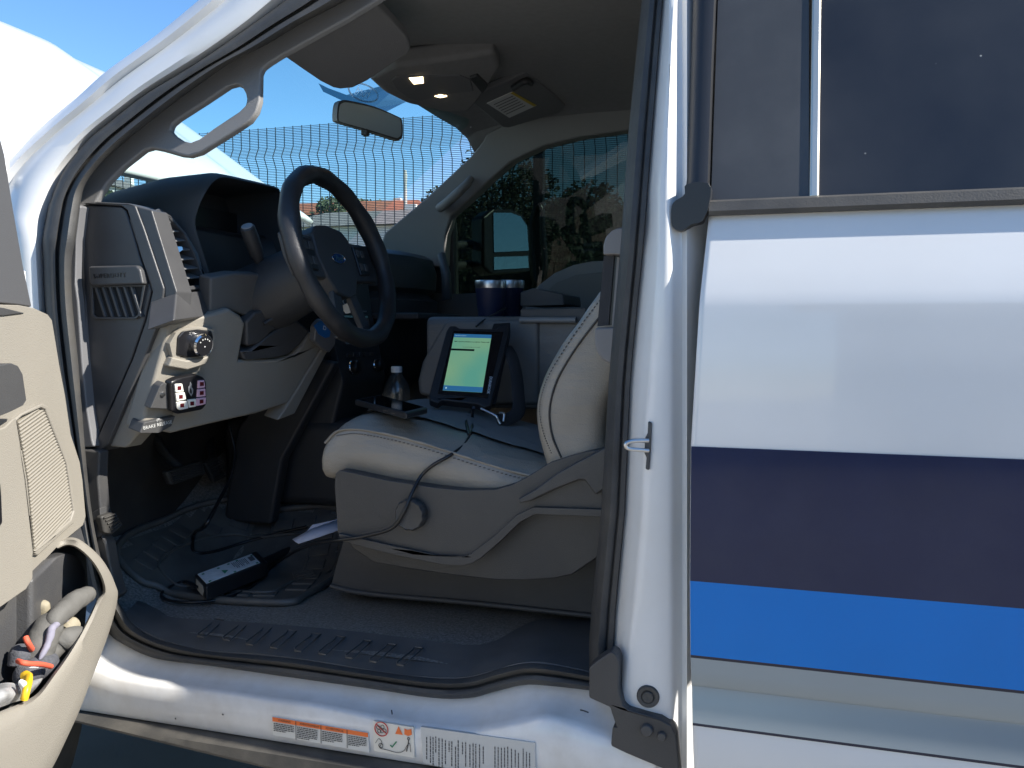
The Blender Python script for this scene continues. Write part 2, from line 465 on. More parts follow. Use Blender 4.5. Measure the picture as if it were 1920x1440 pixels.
# rubber guide at the front of the rear door frame, with its bulb at the bottom
pr = []
for v, ua, ub in ((-90, 1306, 1350), (0, 1300, 1343), (120, 1296, 1338), (240, 1292, 1334), (335, 1288, 1331), (352, 1286, 1330)):
    A, B = att(ua, v, 0.045), att(ub, v, 0.040)
    pr.append([A + Vector((0, 0.03, 0)), A, A.lerp(B, .25) + Vector((0, -0.008, 0)), A.lerp(B, .6) + Vector((0, -0.010, 0)), A.lerp(B, .92) + Vector((0, -0.006, 0)), B + Vector((0, 0.012, 0))])
GLIDE = mat('clean_black_rubber', (0.020, 0.021, 0.024), 0.38, bump=0.1, bscale=300)
loft('door_frame_seal', pr, GLIDE, rd)
blob = [(1287, 345), (1331, 345), (1328, 390), (1322, 404), (1315, 416), (1296, 421), (1282, 431), (1268, 431), (1259, 420), (1259, 392), (1264, 378), (1283, 365)]
prism('seal_end_bulb', [at(p[0], p[1], Y=0.030) for p in spline([Vector((a, b, 0)) for a, b in blob], 40, True)], (0, 0.03, 0), GLIDE, rd, bevel=0.005)

# ---- B pillar: painted body, ridged
bp = truck
PV = [-90, 0, 120, 240, 360, 480, 590, 700, 800, 957, 1060, 1162, 1306, 1390, 1470]
def tab(v, T):
    for (a, b), (c, d) in zip(T, T[1:]):
        if a <= v <= c: return lerp(b, d, (v - a) / (c - a))
    return T[0][1] if v < T[0][0] else T[-1][1]
SIN = [(-90, 1213), (0, 1205), (240, 1181), (400, 1170), (480, 1164), (700, 1144), (960, 1129), (1170, 1108), (1300, 1103), (1470, 1100)]
SOUT = [(-90, 1251), (0, 1243), (240, 1224), (480, 1205), (700, 1183), (960, 1172), (1170, 1152), (1300, 1150), (1470, 1146)]
RID = [(-90, 1272), (0, 1264), (240, 1243), (480, 1234), (700, 1218), (800, 1209), (957, 1203), (1162, 1185), (1306, 1168), (1470, 1154)]
rows = []
for v in PV:
    so, ri = tab(v, SOUT), tab(v, RID)
    w = 0.0 if v > 430 else 1.0
    r = [att(so - 6, v, 0.14), att(so - 2, v, 0.066), att(so + (ri - so) * .55, v, 0.052), att(ri - 2, v, 0.030), att(ri + 4, v, 0.026),
         att(lerp(ri, 1262, .5), v, 0.024), att(1255, v, 0.026), att(1263, v, 0.033), att(1272, v, 0.047), att(1279, v, 0.050), att(1288, v, 0.046), att(1297, v, 0.060), att(1330, v, 0.11)]
    rows.append(r)
loft('b_pillar', rows, JAMB, truck, angle=50)
rows = []
for v in [-90, -40] + list(range(0, 1310, 60)) + [1300]:
    a, b = tab(v, SIN), tab(v, SOUT)
    rows.append([att(a - 2, v, 0.20), att(a, v, 0.10), att(lerp(a, b, .12), v, 0.064), att(lerp(a, b, .35), v, 0.050), att(lerp(a, b, .58), v, 0.052), att(lerp(a, b, .68), v, 0.060), att(lerp(a, b, .76), v, 0.054), att(lerp(a, b, .95), v, 0.055), att(b, v, 0.064), att(b + 4, v, 0.09)])
loft('pillar_seal', rows, RUBBER, truck, angle=60)
box('pillar_inner_trim', (-0.10, 0.23, 1.27), (0.20, 0.08, 1.25), GREYTRIM, truck, bevel=0.02)
# corner cover, plug and screws
cc = [(1104, 1252), (1118, 1240), (1145, 1222), (1156, 1229), (1161, 1240), (1160, 1296), (1169, 1323), (1178, 1331), (1239, 1348), (1259, 1361), (1268, 1382), (1273, 1440), (1276, 1480), (1255, 1447), (1174, 1413), (1145, 1399), (1148, 1364), (1156, 1364), (1147, 1339), (1144, 1327), (1104, 1309)]
cv = prism('corner_cover', [at(u, v, Y=0.008) for u, v in cc], (0, 0.035, 0), mat('charcoal_corner_plastic', (0.040, 0.040, 0.041), 0.5, var=0.1, bump=0.2, bscale=400, dust=0.2, dcol=(0.12, 0.11, 0.1)), truck, bevel=0.004)
for (u, v, r) in ((1213, 1368, 0.0105), (1241, 1379, 0.0075)):
    lathe('screw_cover', [(r, 0), (r, 0.004), (r * 0.8, 0.007), (0.0004, 0.0075)], at(u, v, Y=0.0085), (0, -1, 0), BLACK, cv)
pl = lathe('rubber_plug', [(0.0185, -0.006), (0.0185, 0.0), (0.0165, 0.0035), (0.0115, 0.003), (0.0095, 0.0012), (0.0085, 0.0045), (0.006, 0.005), (0.0003, 0.003)], at(1215, 1306, Y=0.0225), (0.05, -1, 0.05), RUBBER, truck, seg=32)
# door striker
st = prism('door_striker', [att(u, v, 0.020) for u, v in ((1215, 790), (1222, 793), (1220, 840), (1217, 882), (1210, 880), (1212, 858), (1208, 850), (1209, 822), (1214, 812))], (0, 0.02, 0), BLACK, truck, bevel=0.002)
tube('striker_loop', [att(1216, 826, 0.018), att(1196, 826, 0.010), att(1180, 828, 0.004), att(1173, 834, 0.002), att(1178, 841, 0.004), att(1196, 843, 0.010), att(1216, 845, 0.018)], 0.0036, STEEL, st, n=24)

# ---- loop seal round the door opening (A pillar, hinge jamb, sill)
LOOP = [((600, -48), (722, -48)), ((533, 3), (640, 5)), ((467, 50), (567, 43)), ((400, 97), (500, 83)), ((333, 140), (433, 117)), ((267, 180), (367, 163)), ((200, 233), (300, 213)), ((160, 267), (233, 267)),
        ((117, 325), (187, 310)), ((94, 379), (160, 345)), ((86, 412), (150, 384)), ((79, 452), (141, 448)), ((81, 490), (134, 490)), ((86, 584), (135, 565)), ((97, 680), (146, 677)), ((112, 760), (153, 760)), ((130, 850), (160, 850)),
        ((150, 960), (172, 960)), ((165, 1050), (190, 1050)), ((180, 1120), (212, 1110)), ((195, 1170), (235, 1150)), ((209, 1193), (255, 1175)), ((233, 1209), (290, 1196)), ((269, 1227), (330, 1208)), ((309, 1238), (360, 1215)),
        ((400, 1249), (400, 1222)), ((544, 1270), (544, 1234)), ((687, 1290), (687, 1256)), ((807, 1308), (807, 1271)), ((879, 1309), (879, 1270)), ((927, 1297), (943, 1252)), ((984, 1284), (993, 1243)), ((1040, 1287), (1050, 1249)), ((1120, 1296), (1120, 1264))]
LP = spline([Vector((a[0], a[1], b[0])) for a, b in LOOP], 140), spline([Vector((b[1], 0, 0)) for a, b in LOOP], 140)
rows = []
for p, q in zip(*LP):
    o = (p[0], p[1]); i = (p[2], q[0])
    def mid(t, y): return att(lerp(o[0], i[0], t), lerp(o[1], i[1], t), y)
    rows.append([mid(-0.03, 0.11), mid(0, 0.080), mid(0.06, 0.066), mid(0.22, 0.058), mid(0.42, 0.062), mid(0.47, 0.076), mid(0.53, 0.076), mid(0.58, 0.064), mid(0.75, 0.060), mid(0.93, 0.070), mid(1.0, 0.086), mid(1.02, 0.16)])
loft('door_opening_seal', rows, RUBBER, truck, angle=70)

# ---- A pillar painted
AP = [((-30, 700), (10, 700), (50, 700), (88, 690)), ((-60, 560), (-10, 560), (40, 560), (80, 560)), ((-80, 430), (-20, 440), (30, 445), (76, 452)), ((-50, 362), (-15, 365), (30, 385), (82, 400)), ((17, 302), (28, 305), (58, 318), (112, 325)), ((75, 240), (92, 244), (122, 255), (165, 258)),
      ((147, 180), (162, 186), (190, 200), (225, 208)), ((200, 133), (216, 140), (245, 155), (285, 165)), ((290, 68), (310, 72), (340, 88), (378, 108)), ((373, 0), (393, 5), (425, 22), (462, 50)), ((432, -50), (452, -48), (490, -35), (535, -8)), ((520, -120), (540, -115), (580, -100), (640, -80))]
rows = []
for a, b, c, d in AP:
    P = [att(*a, 0.16), att(*a, 0.112), att(lerp(a[0], b[0], .5), lerp(a[1], b[1], .5), 0.092), att(*b, 0.082), att(lerp(b[0], c[0], .45), lerp(b[1], c[1], .45), 0.098),
         att(lerp(b[0], c[0], .62), lerp(b[1], c[1], .62), 0.082), att(*c, 0.060), att(lerp(c[0], d[0], .5), lerp(c[1], d[1], .5), 0.058), att(lerp(c[0], d[0], .8), lerp(c[1], d[1], .8), 0.066), att(*d, 0.082), att(d[0] + 8, d[1] + 8, 0.10)]
    rows.append(P)
RS = []
for k in range(len(rows[0])):
    RS.append(spline([r[k] for r in rows], 60))
loft('a_pillar', [list(r) for r in zip(*RS)], JAMB, truck, angle=50)

# ---- sill
SB = [(120, 1130), (180, 1165), (209, 1193), (233, 1209), (269, 1227), (309, 1238), (359, 1245), (426, 1253), (520, 1266), (600, 1277), (687, 1290), (807, 1308), (879, 1309), (927, 1297), (984, 1284), (1040, 1287), (1104, 1294), (1180, 1300), (1260, 1306)]
CR = [(60, 1215), (130, 1235), (184, 1254), (224, 1270), (280, 1281), (325, 1287), (381, 1294), (448, 1303), (520, 1314), (592, 1323), (690, 1342), (783, 1361), (879, 1369), (930, 1362), (975, 1354), (1023, 1345), (1071, 1357), (1142, 1381), (1230, 1405)]
n = 90
A = spline([Vector((*p, 0)) for p in SB], n); B = spline([Vector((*p, 0)) for p in CR], n)
rows = []
for a, b in zip(A, B):
    p = at(a[0], a[1] - 8, Y=0.085); q = at(b[0], b[1], Y=0.022)
    x = q.x
    rows.append([p + Vector((0, .05, 0.01)), p, p.lerp(q, .25) + Vector((0, 0.004, -0.006)), p.lerp(q, .6) + Vector((0, 0.006, -0.008)), p.lerp(q, .88) + Vector((0, 0.002, -0.001)), q, q + Vector((0, -0.006, -0.006)), Vector((x, 0.0155, lerp(q.z, .497, .4))), Vector((x, 0.018, 0.508)), Vector((x, 0.024, 0.497)), Vector((x, 0.09, 0.495))])
sill = loft('sill', rows, SILLP, truck, angle=50)
SCF = mat('scuff_mark', (0.03, 0.03, 0.03), 0.7)
for P in (((1088, 1330), (1096, 1332), (1104, 1335)), ((735, 1331), (736, 1338)), ((590, 1322), (591, 1330)), ((330, 1345), (331, 1348)), ((418, 1338), (420, 1340))):
    tube('scuff_mark', [at(u, v, Y=0.016 if v > 1336 else 0.03) + Vector((0, -0.002, 0)) for u, v in P], 0.0012, SCF, sill, seg=5)
# rocker moulding under the sill
rows = []
for x in [-1.36 + i * 0.05 for i in range(46)]:
    zl = 0.478 - 0.012 * max(0, min(1, (x + 1.33) / 0.5))
    zl = lerp(0.494, 0.462, max(0, min(1, (x + 1.34) / 0.5)))
    rows.append([Vector((x, 0.06, 0.4945)), Vector((x, 0.004, 0.4945)), Vector((x, -0.008, 0.489 if zl < .487 else zl)), Vector((x, -0.012, zl + 0.002)), Vector((x, -0.006, zl - 0.006)), Vector((x, 0.03, zl - 0.012)), Vector((x, 0.10, zl - 0.03))])
loft('rocker_moulding', rows, mat('dusty_black_moulding', (0.045, 0.043, 0.040), 0.6, var=0.15, dust=0.6, dcol=(0.15, 0.135, 0.11), dscale=6, bump=0.2, bscale=300), truck)
# chassis rail, front tyre and inner body under the cab
UNDER = mat('dusty_underbody', (0.035, 0.03, 0.026), 0.8, var=0.3, dust=0.4, dcol=(0.1, 0.085, 0.065))
box('chassis_rail', (0.3, 0.42, 0.47), (4.6, 0.08, 0.16), UNDER, truck, bevel=0.01)
box('chassis_rail', (0.3, 1.25, 0.47), (4.6, 0.08, 0.16), UNDER, truck, bevel=0.01)
box('floor_pan', (-0.35, 0.85, 0.585), (2.3, 1.5, 0.05), UNDER, truck, bevel=0.01)
TYRE = mat('tyre_rubber', (0.022, 0.022, 0.022), 0.8, var=0.2, bump=0.5, bscale=80, dust=0.4, dcol=(0.1, 0.09, 0.07))
def wheel(x, y, s):
    w = lathe('wheel', [(0.20, -0.10), (0.30, -0.12), (0.375, -0.11), (0.40, -0.07), (0.405, 0.07), (0.375, 0.11), (0.30, 0.12), (0.20, 0.10)], (x, y, 0.4), (0, 1, 0), TYRE, truck, seg=48)
    lathe('rim', [(0.21, -0.06), (0.215, 0.09), (0.17, 0.05), (0.09, 0.06), (0.06, 0.10), (0.001, 0.10)], (x, y, 0.4), (0, s, 0), STEEL, w, seg=32)
wheel(-1.95, 0.17, -1); wheel(-1.95, 1.50, 1)
wheel(2.0, 0.17, -1); wheel(2.0, 1.50, 1)

# ---- outer body beyond the opening: fender, roof, cab back, bed
prism('front_fender', [Vector(p) for p in ((-1.47, 0.05, 0.55), (-1.47, 0.05, 1.40), (-1.9, 0.03, 1.40), (-2.75, 0.06, 1.32), (-2.80, 0.06, 0.75), (-2.45, 0.05, 0.62), (-2.35, 0.05, 0.80), (-2.1, 0.045, 0.92), (-1.8, 0.04, 0.92), (-1.56, 0.04, 0.80), (-1.52, 0.05, 0.55))], (0, 0.12, 0), WHITE, truck, bevel=0.02)
prism('front_fender', [Vector(p) for p in ((-1.36, 1.66, 0.55), (-1.36, 1.66, 1.40), (-1.9, 1.65, 1.40), (-2.75, 1.62, 1.32), (-2.80, 1.62, 0.75), (-2.45, 1.62, 0.62), (-2.35, 1.62, 0.80), (-2.1, 1.63, 0.92), (-1.8, 1.63, 0.92), (-1.55, 1.64, 0.80), (-1.46, 1.65, 0.55))], (0, -0.12, 0), WHITE, truck, bevel=0.02)
box('engine_bay', (-2.1, 0.84, 1.0), (1.1, 1.2, 0.6), UNDER, truck, bevel=0.02)
box('grille_panel', (-2.78, 0.84, 1.02), (0.10, 1.5, 0.55), BLACK, truck, bevel=0.03)
box('front_bumper', (-2.86, 0.84, 0.66), (0.16, 1.7, 0.22), CHROME, truck, bevel=0.04)
rows = []
for y, dz in ((0.275, -0.06), (0.28, -0.045), (0.30, -0.02), (0.35, 0.0), (0.85, 0.02), (1.38, 0.0), (1.48, -0.02), (1.515, -0.05), (1.525, -0.075)):
    rows.append([Vector((x, y + e * (0.10 if y < .5 else -0.10 if y > 1.2 else 0), 2.085 + dz + q)) for x, q, e in ((-1.02, -0.06, 0.6), (-0.93, -0.015, 0.2), (-0.6, 0.005, 0), (0.0, 0.01, 0), (0.6, 0, 0), (0.9, -0.02, 0), (0.97, -0.05, 0.2))])
loft('roof', rows, WHITE, truck, solid=0.02)
rows = []
for x, zz, dy in ((-0.68, 2.045, 0.0), (-0.60, 2.03, 0.0), (-0.5, 2.025, 0.0), (0.0, 2.03, 0.0), (0.5, 2.025, 0.0), (0.93, 2.0, 0.0)):
    rows.append([Vector((x, 0.245 + dy + a, zz + b)) for a, b in ((0.05, -0.085), (0.030, -0.075), (0.018, -0.045), (0.010, -0.01), (0.018, 0.015), (0.05, 0.035), (0.12, 0.02), (0.11, -0.03))])
loft('roof_rail', rows, WHITE, truck, cyc=True, cap=True)
box('cab_back_wall', (0.90, 0.84, 1.0), (0.06, 1.55, 0.92), WHITE, truck, bevel=0.03)
prism('rear_glass', [Vector((0.90, 0.16, 1.46)), Vector((0.90, 1.52, 1.46)), Vector((0.87, 1.42, 1.97)), Vector((0.87, 0.26, 1.97))], (0.006, 0, 0), pg, truck)
for y in (0.03, 1.61):
    box('bed_side', (2.05, y + 0.02, 1.02), (2.1, 0.07, 0.82), WHITE, truck, bevel=0.03)
box('bed_floor', (2.05, 0.84, 0.72), (2.1, 1.5, 0.05), UNDER, truck)
box('tailgate', (3.12, 0.84, 1.05), (0.06, 1.55, 0.7), WHITE, truck, bevel=0.02)

# ---- raised hood
HX0, HZ0, HX1, HZ1 = -1.70, 1.685, -2.62, 2.315
hn = Vector((HZ1 - HZ0, 0, -(HX1 - HX0))).normalized()     # outward (rear-up) side
rows = []
NU, NVV = 44, 26
for i in range(NU + 1):
    y = lerp(0.09, 1.62, i / NU)
    c = (y - 0.84) / 0.78
    r = []
    for j in range(NVV + 1):
        t = lerp(-0.13 * max(0, min(1, (0.42 - y) / 0.25)), 1, j / NVV)
        x = lerp(HX0, HX1, t); z = lerp(HZ0, HZ1, t)
        crown = 0.018 * (1 - c * c) - 0.012 * max(0, abs(c) - 0.94) / 0.06
        dome = 0.022 * (1 / (1 + math.exp((abs(c) - 0.55) * 40))) * max(0, min(1, t * 6))
        nose = -0.4 * max(0, t - 0.93) ** 1.5 * 8
        arc = 0.008 * math.sin(math.pi * max(0, t))
        edge = 0.03 * c * c * (1 if t < 0.2 else 0)
        # rounded front corners
        k = max(0, abs(c) - 0.85) * max(0, t - 0.85) * 1.6
        P = Vector((x, y, z)) + hn * (crown + dome + nose + arc)
        P += Vector((HX0 - HX1, 0, HZ0 - HZ1)).normalized() * (k + 0.015 * c * c * t)
        r.append(P)
    rows.append(r)
hood = loft('hood', rows, WHITE, truck, solid=0.025)
hood['label'] = 'raised white hood seen through the windshield'
for y in (0.2, 1.48):
    tube('hood_hinge', [(-1.80, y, 1.42), (-1.78, y, 1.55), (-1.80, y, 1.72)], 0.018, BLACK, hood, n=8)
box('cowl', (-1.80, 0.84, 1.36), (0.35, 1.5, 0.16), BLACK, truck, bevel=0.02)
box('firewall', (-1.80, 0.84, 0.95), (0.06, 1.5, 0.9), UNDER, truck)

# ---- sill labels
PAPER = mat('label_white', (0.62, 0.61, 0.57), 0.5)
ORANGE = mat('label_orange', (0.75, 0.16, 0.03), 0.5)
INK = mat('label_ink', (0.03, 0.03, 0.03), 0.6)
REDI = mat('label_red', (0.55, 0.03, 0.02), 0.5)
GREENI = mat('label_green', (0.02, 0.22, 0.08), 0.5)
SY = 0.0125
SPN = Vector((0, 1, 0))
def sp(u, v, o=0.0): return at(u, v, Y=SY - o)
xd = (sp(690, 1394) - sp(510, 1361)).normalized()
yd = Vector((0, 0, 1))
def sticker(name, quad, m, o=0.0, par=None): return prism(name, [sp(u, v, o) for u, v in quad], (0, 0.0006 if o else 0.006, 0), m, par or sill, smooth=False)
w1 = sticker('warning_label', [(510, 1344), (690, 1374), (692, 1411), (511, 1378)], PAPER)
sticker('label_header', [(510.5, 1344.6), (689.5, 1374.5), (690, 1382.5), (510.8, 1352.5)], ORANGE, 0.001, w1)
for uu in (554, 601, 650):
    vv = 1344 + (uu - 510) * 30 / 180
    sticker('label_rule', [(uu, vv + 1), (uu + 0.8, vv + 1), (uu + 1.2, vv + 35), (uu + 0.4, vv + 35)], INK, 0.0018, w1)
for s, uu in (('WARNING', 533), ('AVERTISSEMENT', 580), ('ADVERTENCIA', 627)):
    vv = 1348.8 + (uu - 510) * 30 / 180
    text('label_title', s, sp(uu, vv, 0.002), xd, yd, 0.0055, INK, w1)
rl = random.Random(3)
def textlines(par, u0, v0, wid, n, dv, slope, o=0.002, hgt=1.6):
    for k in range(n):
        x = u0; y = v0 + k * dv
        V, Fc = [], []
        end = u0 + wid * (1 if k < n - 1 else 0.6)
        while x < end:
            w = rl.uniform(2.0, 6.0)
            x2 = min(x + w, end)
            a = y + (x - u0) * slope
            b = y + (x2 - u0) * slope
            q = [sp(x, a, o), sp(x2, b, o), sp(x2, b + hgt, o), sp(x, a + hgt, o)]
            i = len(V); V += q; Fc.append((i, i + 1, i + 2, i + 3))
            x = x2 + 0.9
        mesh('label_text_line', V, Fc, INK, par, smooth=False)
for uu, n in ((513, 5), (557, 7), (604, 6), (653, 6)):
    textlines(w1, uu, 1355 + (uu - 511) / 6.0, 38 if uu < 640 else 34, n, 3.3, 1 / 6)
w2 = sticker('tire_label', [(700, 1352), (775, 1364), (777, 1421), (701, 1408)], mat('label_offwhite', (0.66, 0.63, 0.56), 0.5))
def ring(name, u, v, r, m, par, o=0.0015, th=0.0009):
    c = sp(u, v, o); V = []
    pts = [c + xd * (r * math.cos(a * math.pi / 12)) + yd * (r * math.sin(a * math.pi / 12)) for a in range(24)]
    return tube(name, pts, th, m, par, seg=4, closed=True)
ring('prohibition_ring', 715, 1367, 0.0128, REDI, w2)
tube('prohibition_bar', [sp(705, 1358, .0015), sp(725, 1376, .0015)], 0.0008, REDI, w2, seg=4)
for q in ((709, 1364), (717, 1363), (716, 1371), (721, 1370), (711, 1371)): ring('tire_drawing', *q, 0.0032, INK, w2, th=0.0005)
prism('warning_triangle', [sp(741, 1376, .0015), sp(755, 1378, .0015), sp(747, 1362, .0015)], (0, .0005, 0), ORANGE, w2, smooth=False)
prism('manual_symbol', [sp(758, 1366, .0015), sp(764, 1369, .0015), sp(771, 1367, .0015), sp(772, 1378, .0015), (sp(765, 1380, .0015)), sp(758, 1377, .0015)], (0, .0005, 0), ORANGE, w2, smooth=False)
tube('check_mark', [sp(732, 1397, .0015), sp(735, 1401, .0015), sp(743, 1391, .0015)], 0.0011, GREENI, w2, seg=4)
tube('hose_drawing', [sp(704, 1393, .0015), sp(710, 1385, .0015), sp(716, 1392, .0015), sp(712, 1402, .0015), sp(725, 1406, .0015), sp(745, 1411, .0015), sp(757, 1408, .0015), sp(763, 1398, .0015), sp(768, 1394, .0015), sp(770, 1410, .0015)], 0.0005, INK, w2, seg=4, n=40)
ring('tire_drawing', 714, 1398, 0.004, INK, w2, th=0.0006); ring('figure_head', 766, 1385, 0.0022, INK, w2, th=0.0006)
tube('figure_body', [sp(766, 1387, .0015), sp(765, 1396, .0015), sp(762, 1409, .0015)], 0.0009, INK, w2, seg=4)
w3 = sticker('certification_label', [(789, 1363), (1003, 1393), (1005, 1480), (793, 1430)], mat('label_grey', (0.50, 0.50, 0.48), 0.5))
rl.seed(5)
for k, (uu, top, ln) in enumerate([(799, 1382, 42), (806, 1381, 50), (811, 1382, 52), (816, 1381, 30), (822, 1384, 54), (828, 1385, 54), (834, 1388, 46), (841, 1390, 20), (846, 1390, 44), (853, 1400, 40), (858, 1388, 50), (866, 1392, 22), (872, 1392, 44), (880, 1396, 40), (886, 1394, 56), (891, 1395, 56), (898, 1396, 40), (905, 1400, 30), (927, 1400, 50), (933, 1401, 52), (939, 1402, 52), (945, 1402, 40), (951, 1400, 52), (958, 1404, 52), (965, 1406, 30), (971, 1412, 40), (980, 1404, 52), (986, 1410, 50), (992, 1412, 30)]):
    V, Fc = [], []
    v = top
    while v < top + ln:
        h = rl.uniform(2, 7)
        q = [sp(uu, v, .001), sp(uu + 1.7, v, .001), sp(uu + 1.9, v + h, .001), sp(uu + .2, v + h, .001)]
        i = len(V); V += q; Fc.append((i, i + 1, i + 2, i + 3)); v += h + 1.2
    mesh('label_text_line', V, Fc, INK, w3, smooth=False)

# ================================================================== cab interior
# ---- floor: flat by the door, rising to the tunnel and the toe board
def sstep(a, b, x):
    t = max(0.0, min(1.0, (x - a) / (b - a))); return t * t * (3 - 2 * t)
def floorz(x, y):
    z = 0.640 + 0.16 * sstep(0.52, 0.86, y) - 0.16 * sstep(0.98, 1.2, y)
    z += 0.62 * max(0.0, -1.36 - x) if x < -1.36 else 0
    return z
def atf(u, v, off=0.0):
    d = ray(u, v); t = 0.6; prev = None
    while t < 5:
        p = CAM + d * t
        h = p.z - floorz(p.x, p.y) - off
        if h < 0:
            return CAM + d * (t - 0.004 * (0 if prev is None else -h / max(1e-6, prev - h)))
        prev = h; t += 0.004
    return p
rows = [[Vector((x, y, floorz(x, y))) for y in [0.13 + i * 0.05 for i in range(31)]] for x in [-1.78 + i * 0.05 for i in range(54)]]
loft('cab_floor', rows, CARPET, truck)
# scuff plate
FE = [(262, 1128), (300, 1146), (323, 1160), (403, 1166), (507, 1173), (646, 1185), (740, 1196), (797, 1203), (879, 1213), (927, 1206), (975, 1180), (1013, 1165), (1060, 1164), (1130, 1166)]
NE = [(235, 1155), (258, 1177), (300, 1198), (380, 1220), (500, 1229), (620, 1245), (700, 1259), (790, 1270), (870, 1272), (925, 1259), (970, 1246), (1010, 1243), (1060, 1251), (1130, 1266)]
fa, ne = spline([Vector((*p, 0)) for p in FE], 70), spline([Vector((*p, 0)) for p in NE], 70)
rows = []
for a, b in zip(fa, ne):
    p = at(a[0], a[1], Z=0.645); q = att(b[0], b[1], 0.088); q.z += 0.002
    rows.append([p + Vector((0, 0.012, -0.008)), p, p + Vector((0, -0.006, 0.006)), p.lerp(q, .35) + Vector((0, 0, .004)), p.lerp(q, .8) + Vector((0, 0, .003)), q, q + Vector((0, -0.004, -0.012))])
SCUFF = mat('scuff_plate_plastic', (0.085, 0.085, 0.085), 0.45, var=0.15, vscale=14, bump=0.25, bscale=500, dust=0.45, dcol=(0.115, 0.105, 0.09), dscale=5)
sc_ = loft('scuff_plate', rows, SCUFF, truck)
for k, (x, y) in enumerate([(-60, 300), (40, 312), (130, 330), (225, 343), (320, 355), (415, 367), (520, 382), (615, 397), (720, 410)]):
    u, v = 400 + x * .479, 1050 + y * .479
    w = 14
    def sl(uu, vv): 
        p = at(uu, vv, Z=0.6475); return p
    A = [(u, v), (u + w * .8, v + 1.5), (u + w + 2, v - 2), (u + w + 34, v - 31), (u + w + 18, v - 33), (u + 28, v - 27), (u - 1, v - 5)]
    tube('scuff_rib', [sl(*q) for q in A], 0.0016, SCUFF, sc_, seg=6, closed=True)
q = [(1075, 1185), (1072, 1215), (1085, 1236), (1096, 1238)]
tube('scuff_rib', [at(u, v, Z=0.65) for u, v in q], 0.0018, SCUFF, sc_, seg=6)

# ---- kick panel and jamb trim at the front of the opening
KICK = mat('charcoal_kick_panel', (0.045, 0.045, 0.047), 0.5, var=0.08, bump=0.3, bscale=500, dust=0.35, dcol=(0.16, 0.145, 0.115), dscale=5)
prism('jamb_trim', [at(u, v, Y=0.118) for u, v in ((132, 380), (151, 386), (143, 450), (141, 527), (146, 565), (154, 677), (162, 760), (172, 824), (176, 838), (150, 840), (130, 700), (120, 560), (120, 450))], (0, 0.03, 0), mat('grey_jamb_trim', (0.13, 0.13, 0.135), 0.5, var=0.05, bump=0.2, bscale=500), truck, bevel=0.004)
kp = prism('kick_panel', [at(u, v, Y=0.115) for u, v in ((150, 841), (186, 846), (184, 900), (189, 960), (190, 1005), (199, 1018), (206, 1060), (214, 1095), (222, 1118), (205, 1130), (165, 1060), (145, 950))], (0, 0.03, 0), KICK, truck, bevel=0.005)
prism('fuse_cover', [at(u, v, Y=0.108) for u, v in ((171, 962), (187, 952), (190, 1004), (175, 1012))], (0, 0.02, 0), BLACK, kp, bevel=0.002)
rows = [[Vector((x, y, z)) for z in (0.6, 0.75, 0.9, 1.05, 1.25, 1.5)] for x, y in ((-1.40, 0.135), (-1.50, 0.145), (-1.6, 0.155), (-1.79, 0.17))]
loft('footwell_side', rows, DARKIN, truck)

# ---- dashboard
DY = 0.135
d_end = prism('dash_end_panel', [at(u, v, Y=DY + 0.006) for u, v in ((152, 384), (226, 387), (236, 395), (246, 425), (262, 482), (284, 544), (271, 602), (247, 672), (210, 755), (176, 832), (172, 824), (154, 677), (146, 565), (141, 527), (143, 450))], (0, 0.05, 0), TRIMBLK, truck, bevel=0.004)
d_fr = prism('dash_end_frame', [at(u, v, Y=DY) for u, v in ((152, 381), (180, 378), (240, 381), (253, 385), (270, 430), (307, 541), (301, 595), (270, 674), (202, 833), (184, 848), (176, 836), (212, 755), (249, 672), (273, 602), (286, 544), (264, 482), (248, 425), (238, 394), (227, 386))], (0, 0.06, 0), TRIMBLK, truck, bevel=0.003)
# side vent in the end panel
SVZ = DY - 0.001
prism('side_vent_hood', [at(u, v, Y=DY - 0.012) for u, v in ((165, 499), (255, 497), (262, 505), (268, 533), (172, 536), (167, 530))], (0, 0.03, 0), TRIMBLK, d_end, bevel=0.006)
text('embossed_lettering', 'SUPERDUTY', at(205, 517, Y=DY - 0.013), (1, 0, 0.02), (0, 0, 1), 0.0135, BLACKS, d_end, ext=0.0006, spacing=1.15)
sv = prism('side_vent_recess', [at(u, v, Y=DY + 0.003) for u, v in ((172, 537), (268, 535), (258, 590), (252, 595), (180, 595), (174, 590))], (0, 0.006, 0), mat('vent_dark', (0.004, 0.004, 0.004), 0.8), d_end)
prism('side_vent_rim', [[at(u, v, Y=DY - 0.001) for u, v in ((168, 536), (272, 534), (261, 592), (254, 598), (178, 598), (171, 592))], [at(u, v, Y=DY - 0.001) for u, v in ((173, 539), (267, 537), (258, 590), (252, 594.5), (181, 594.5), (175, 590))]], (0, 0.012, 0), TRIMBLK, sv, bevel=0.001)
for k in range(6):
    u = 184 + k * 13.5
    a, b = at(u - 8, 538, Y=DY - 0.003), at(u + 10, 594, Y=DY - 0.001)
    prism('vent_slat', [a, at(u - 4, 538, Y=DY - 0.003), at(u + 14, 594, Y=DY - 0.001), b], (0.004, 0.012, 0), TRIMBLK, sv, bevel=0.0008)
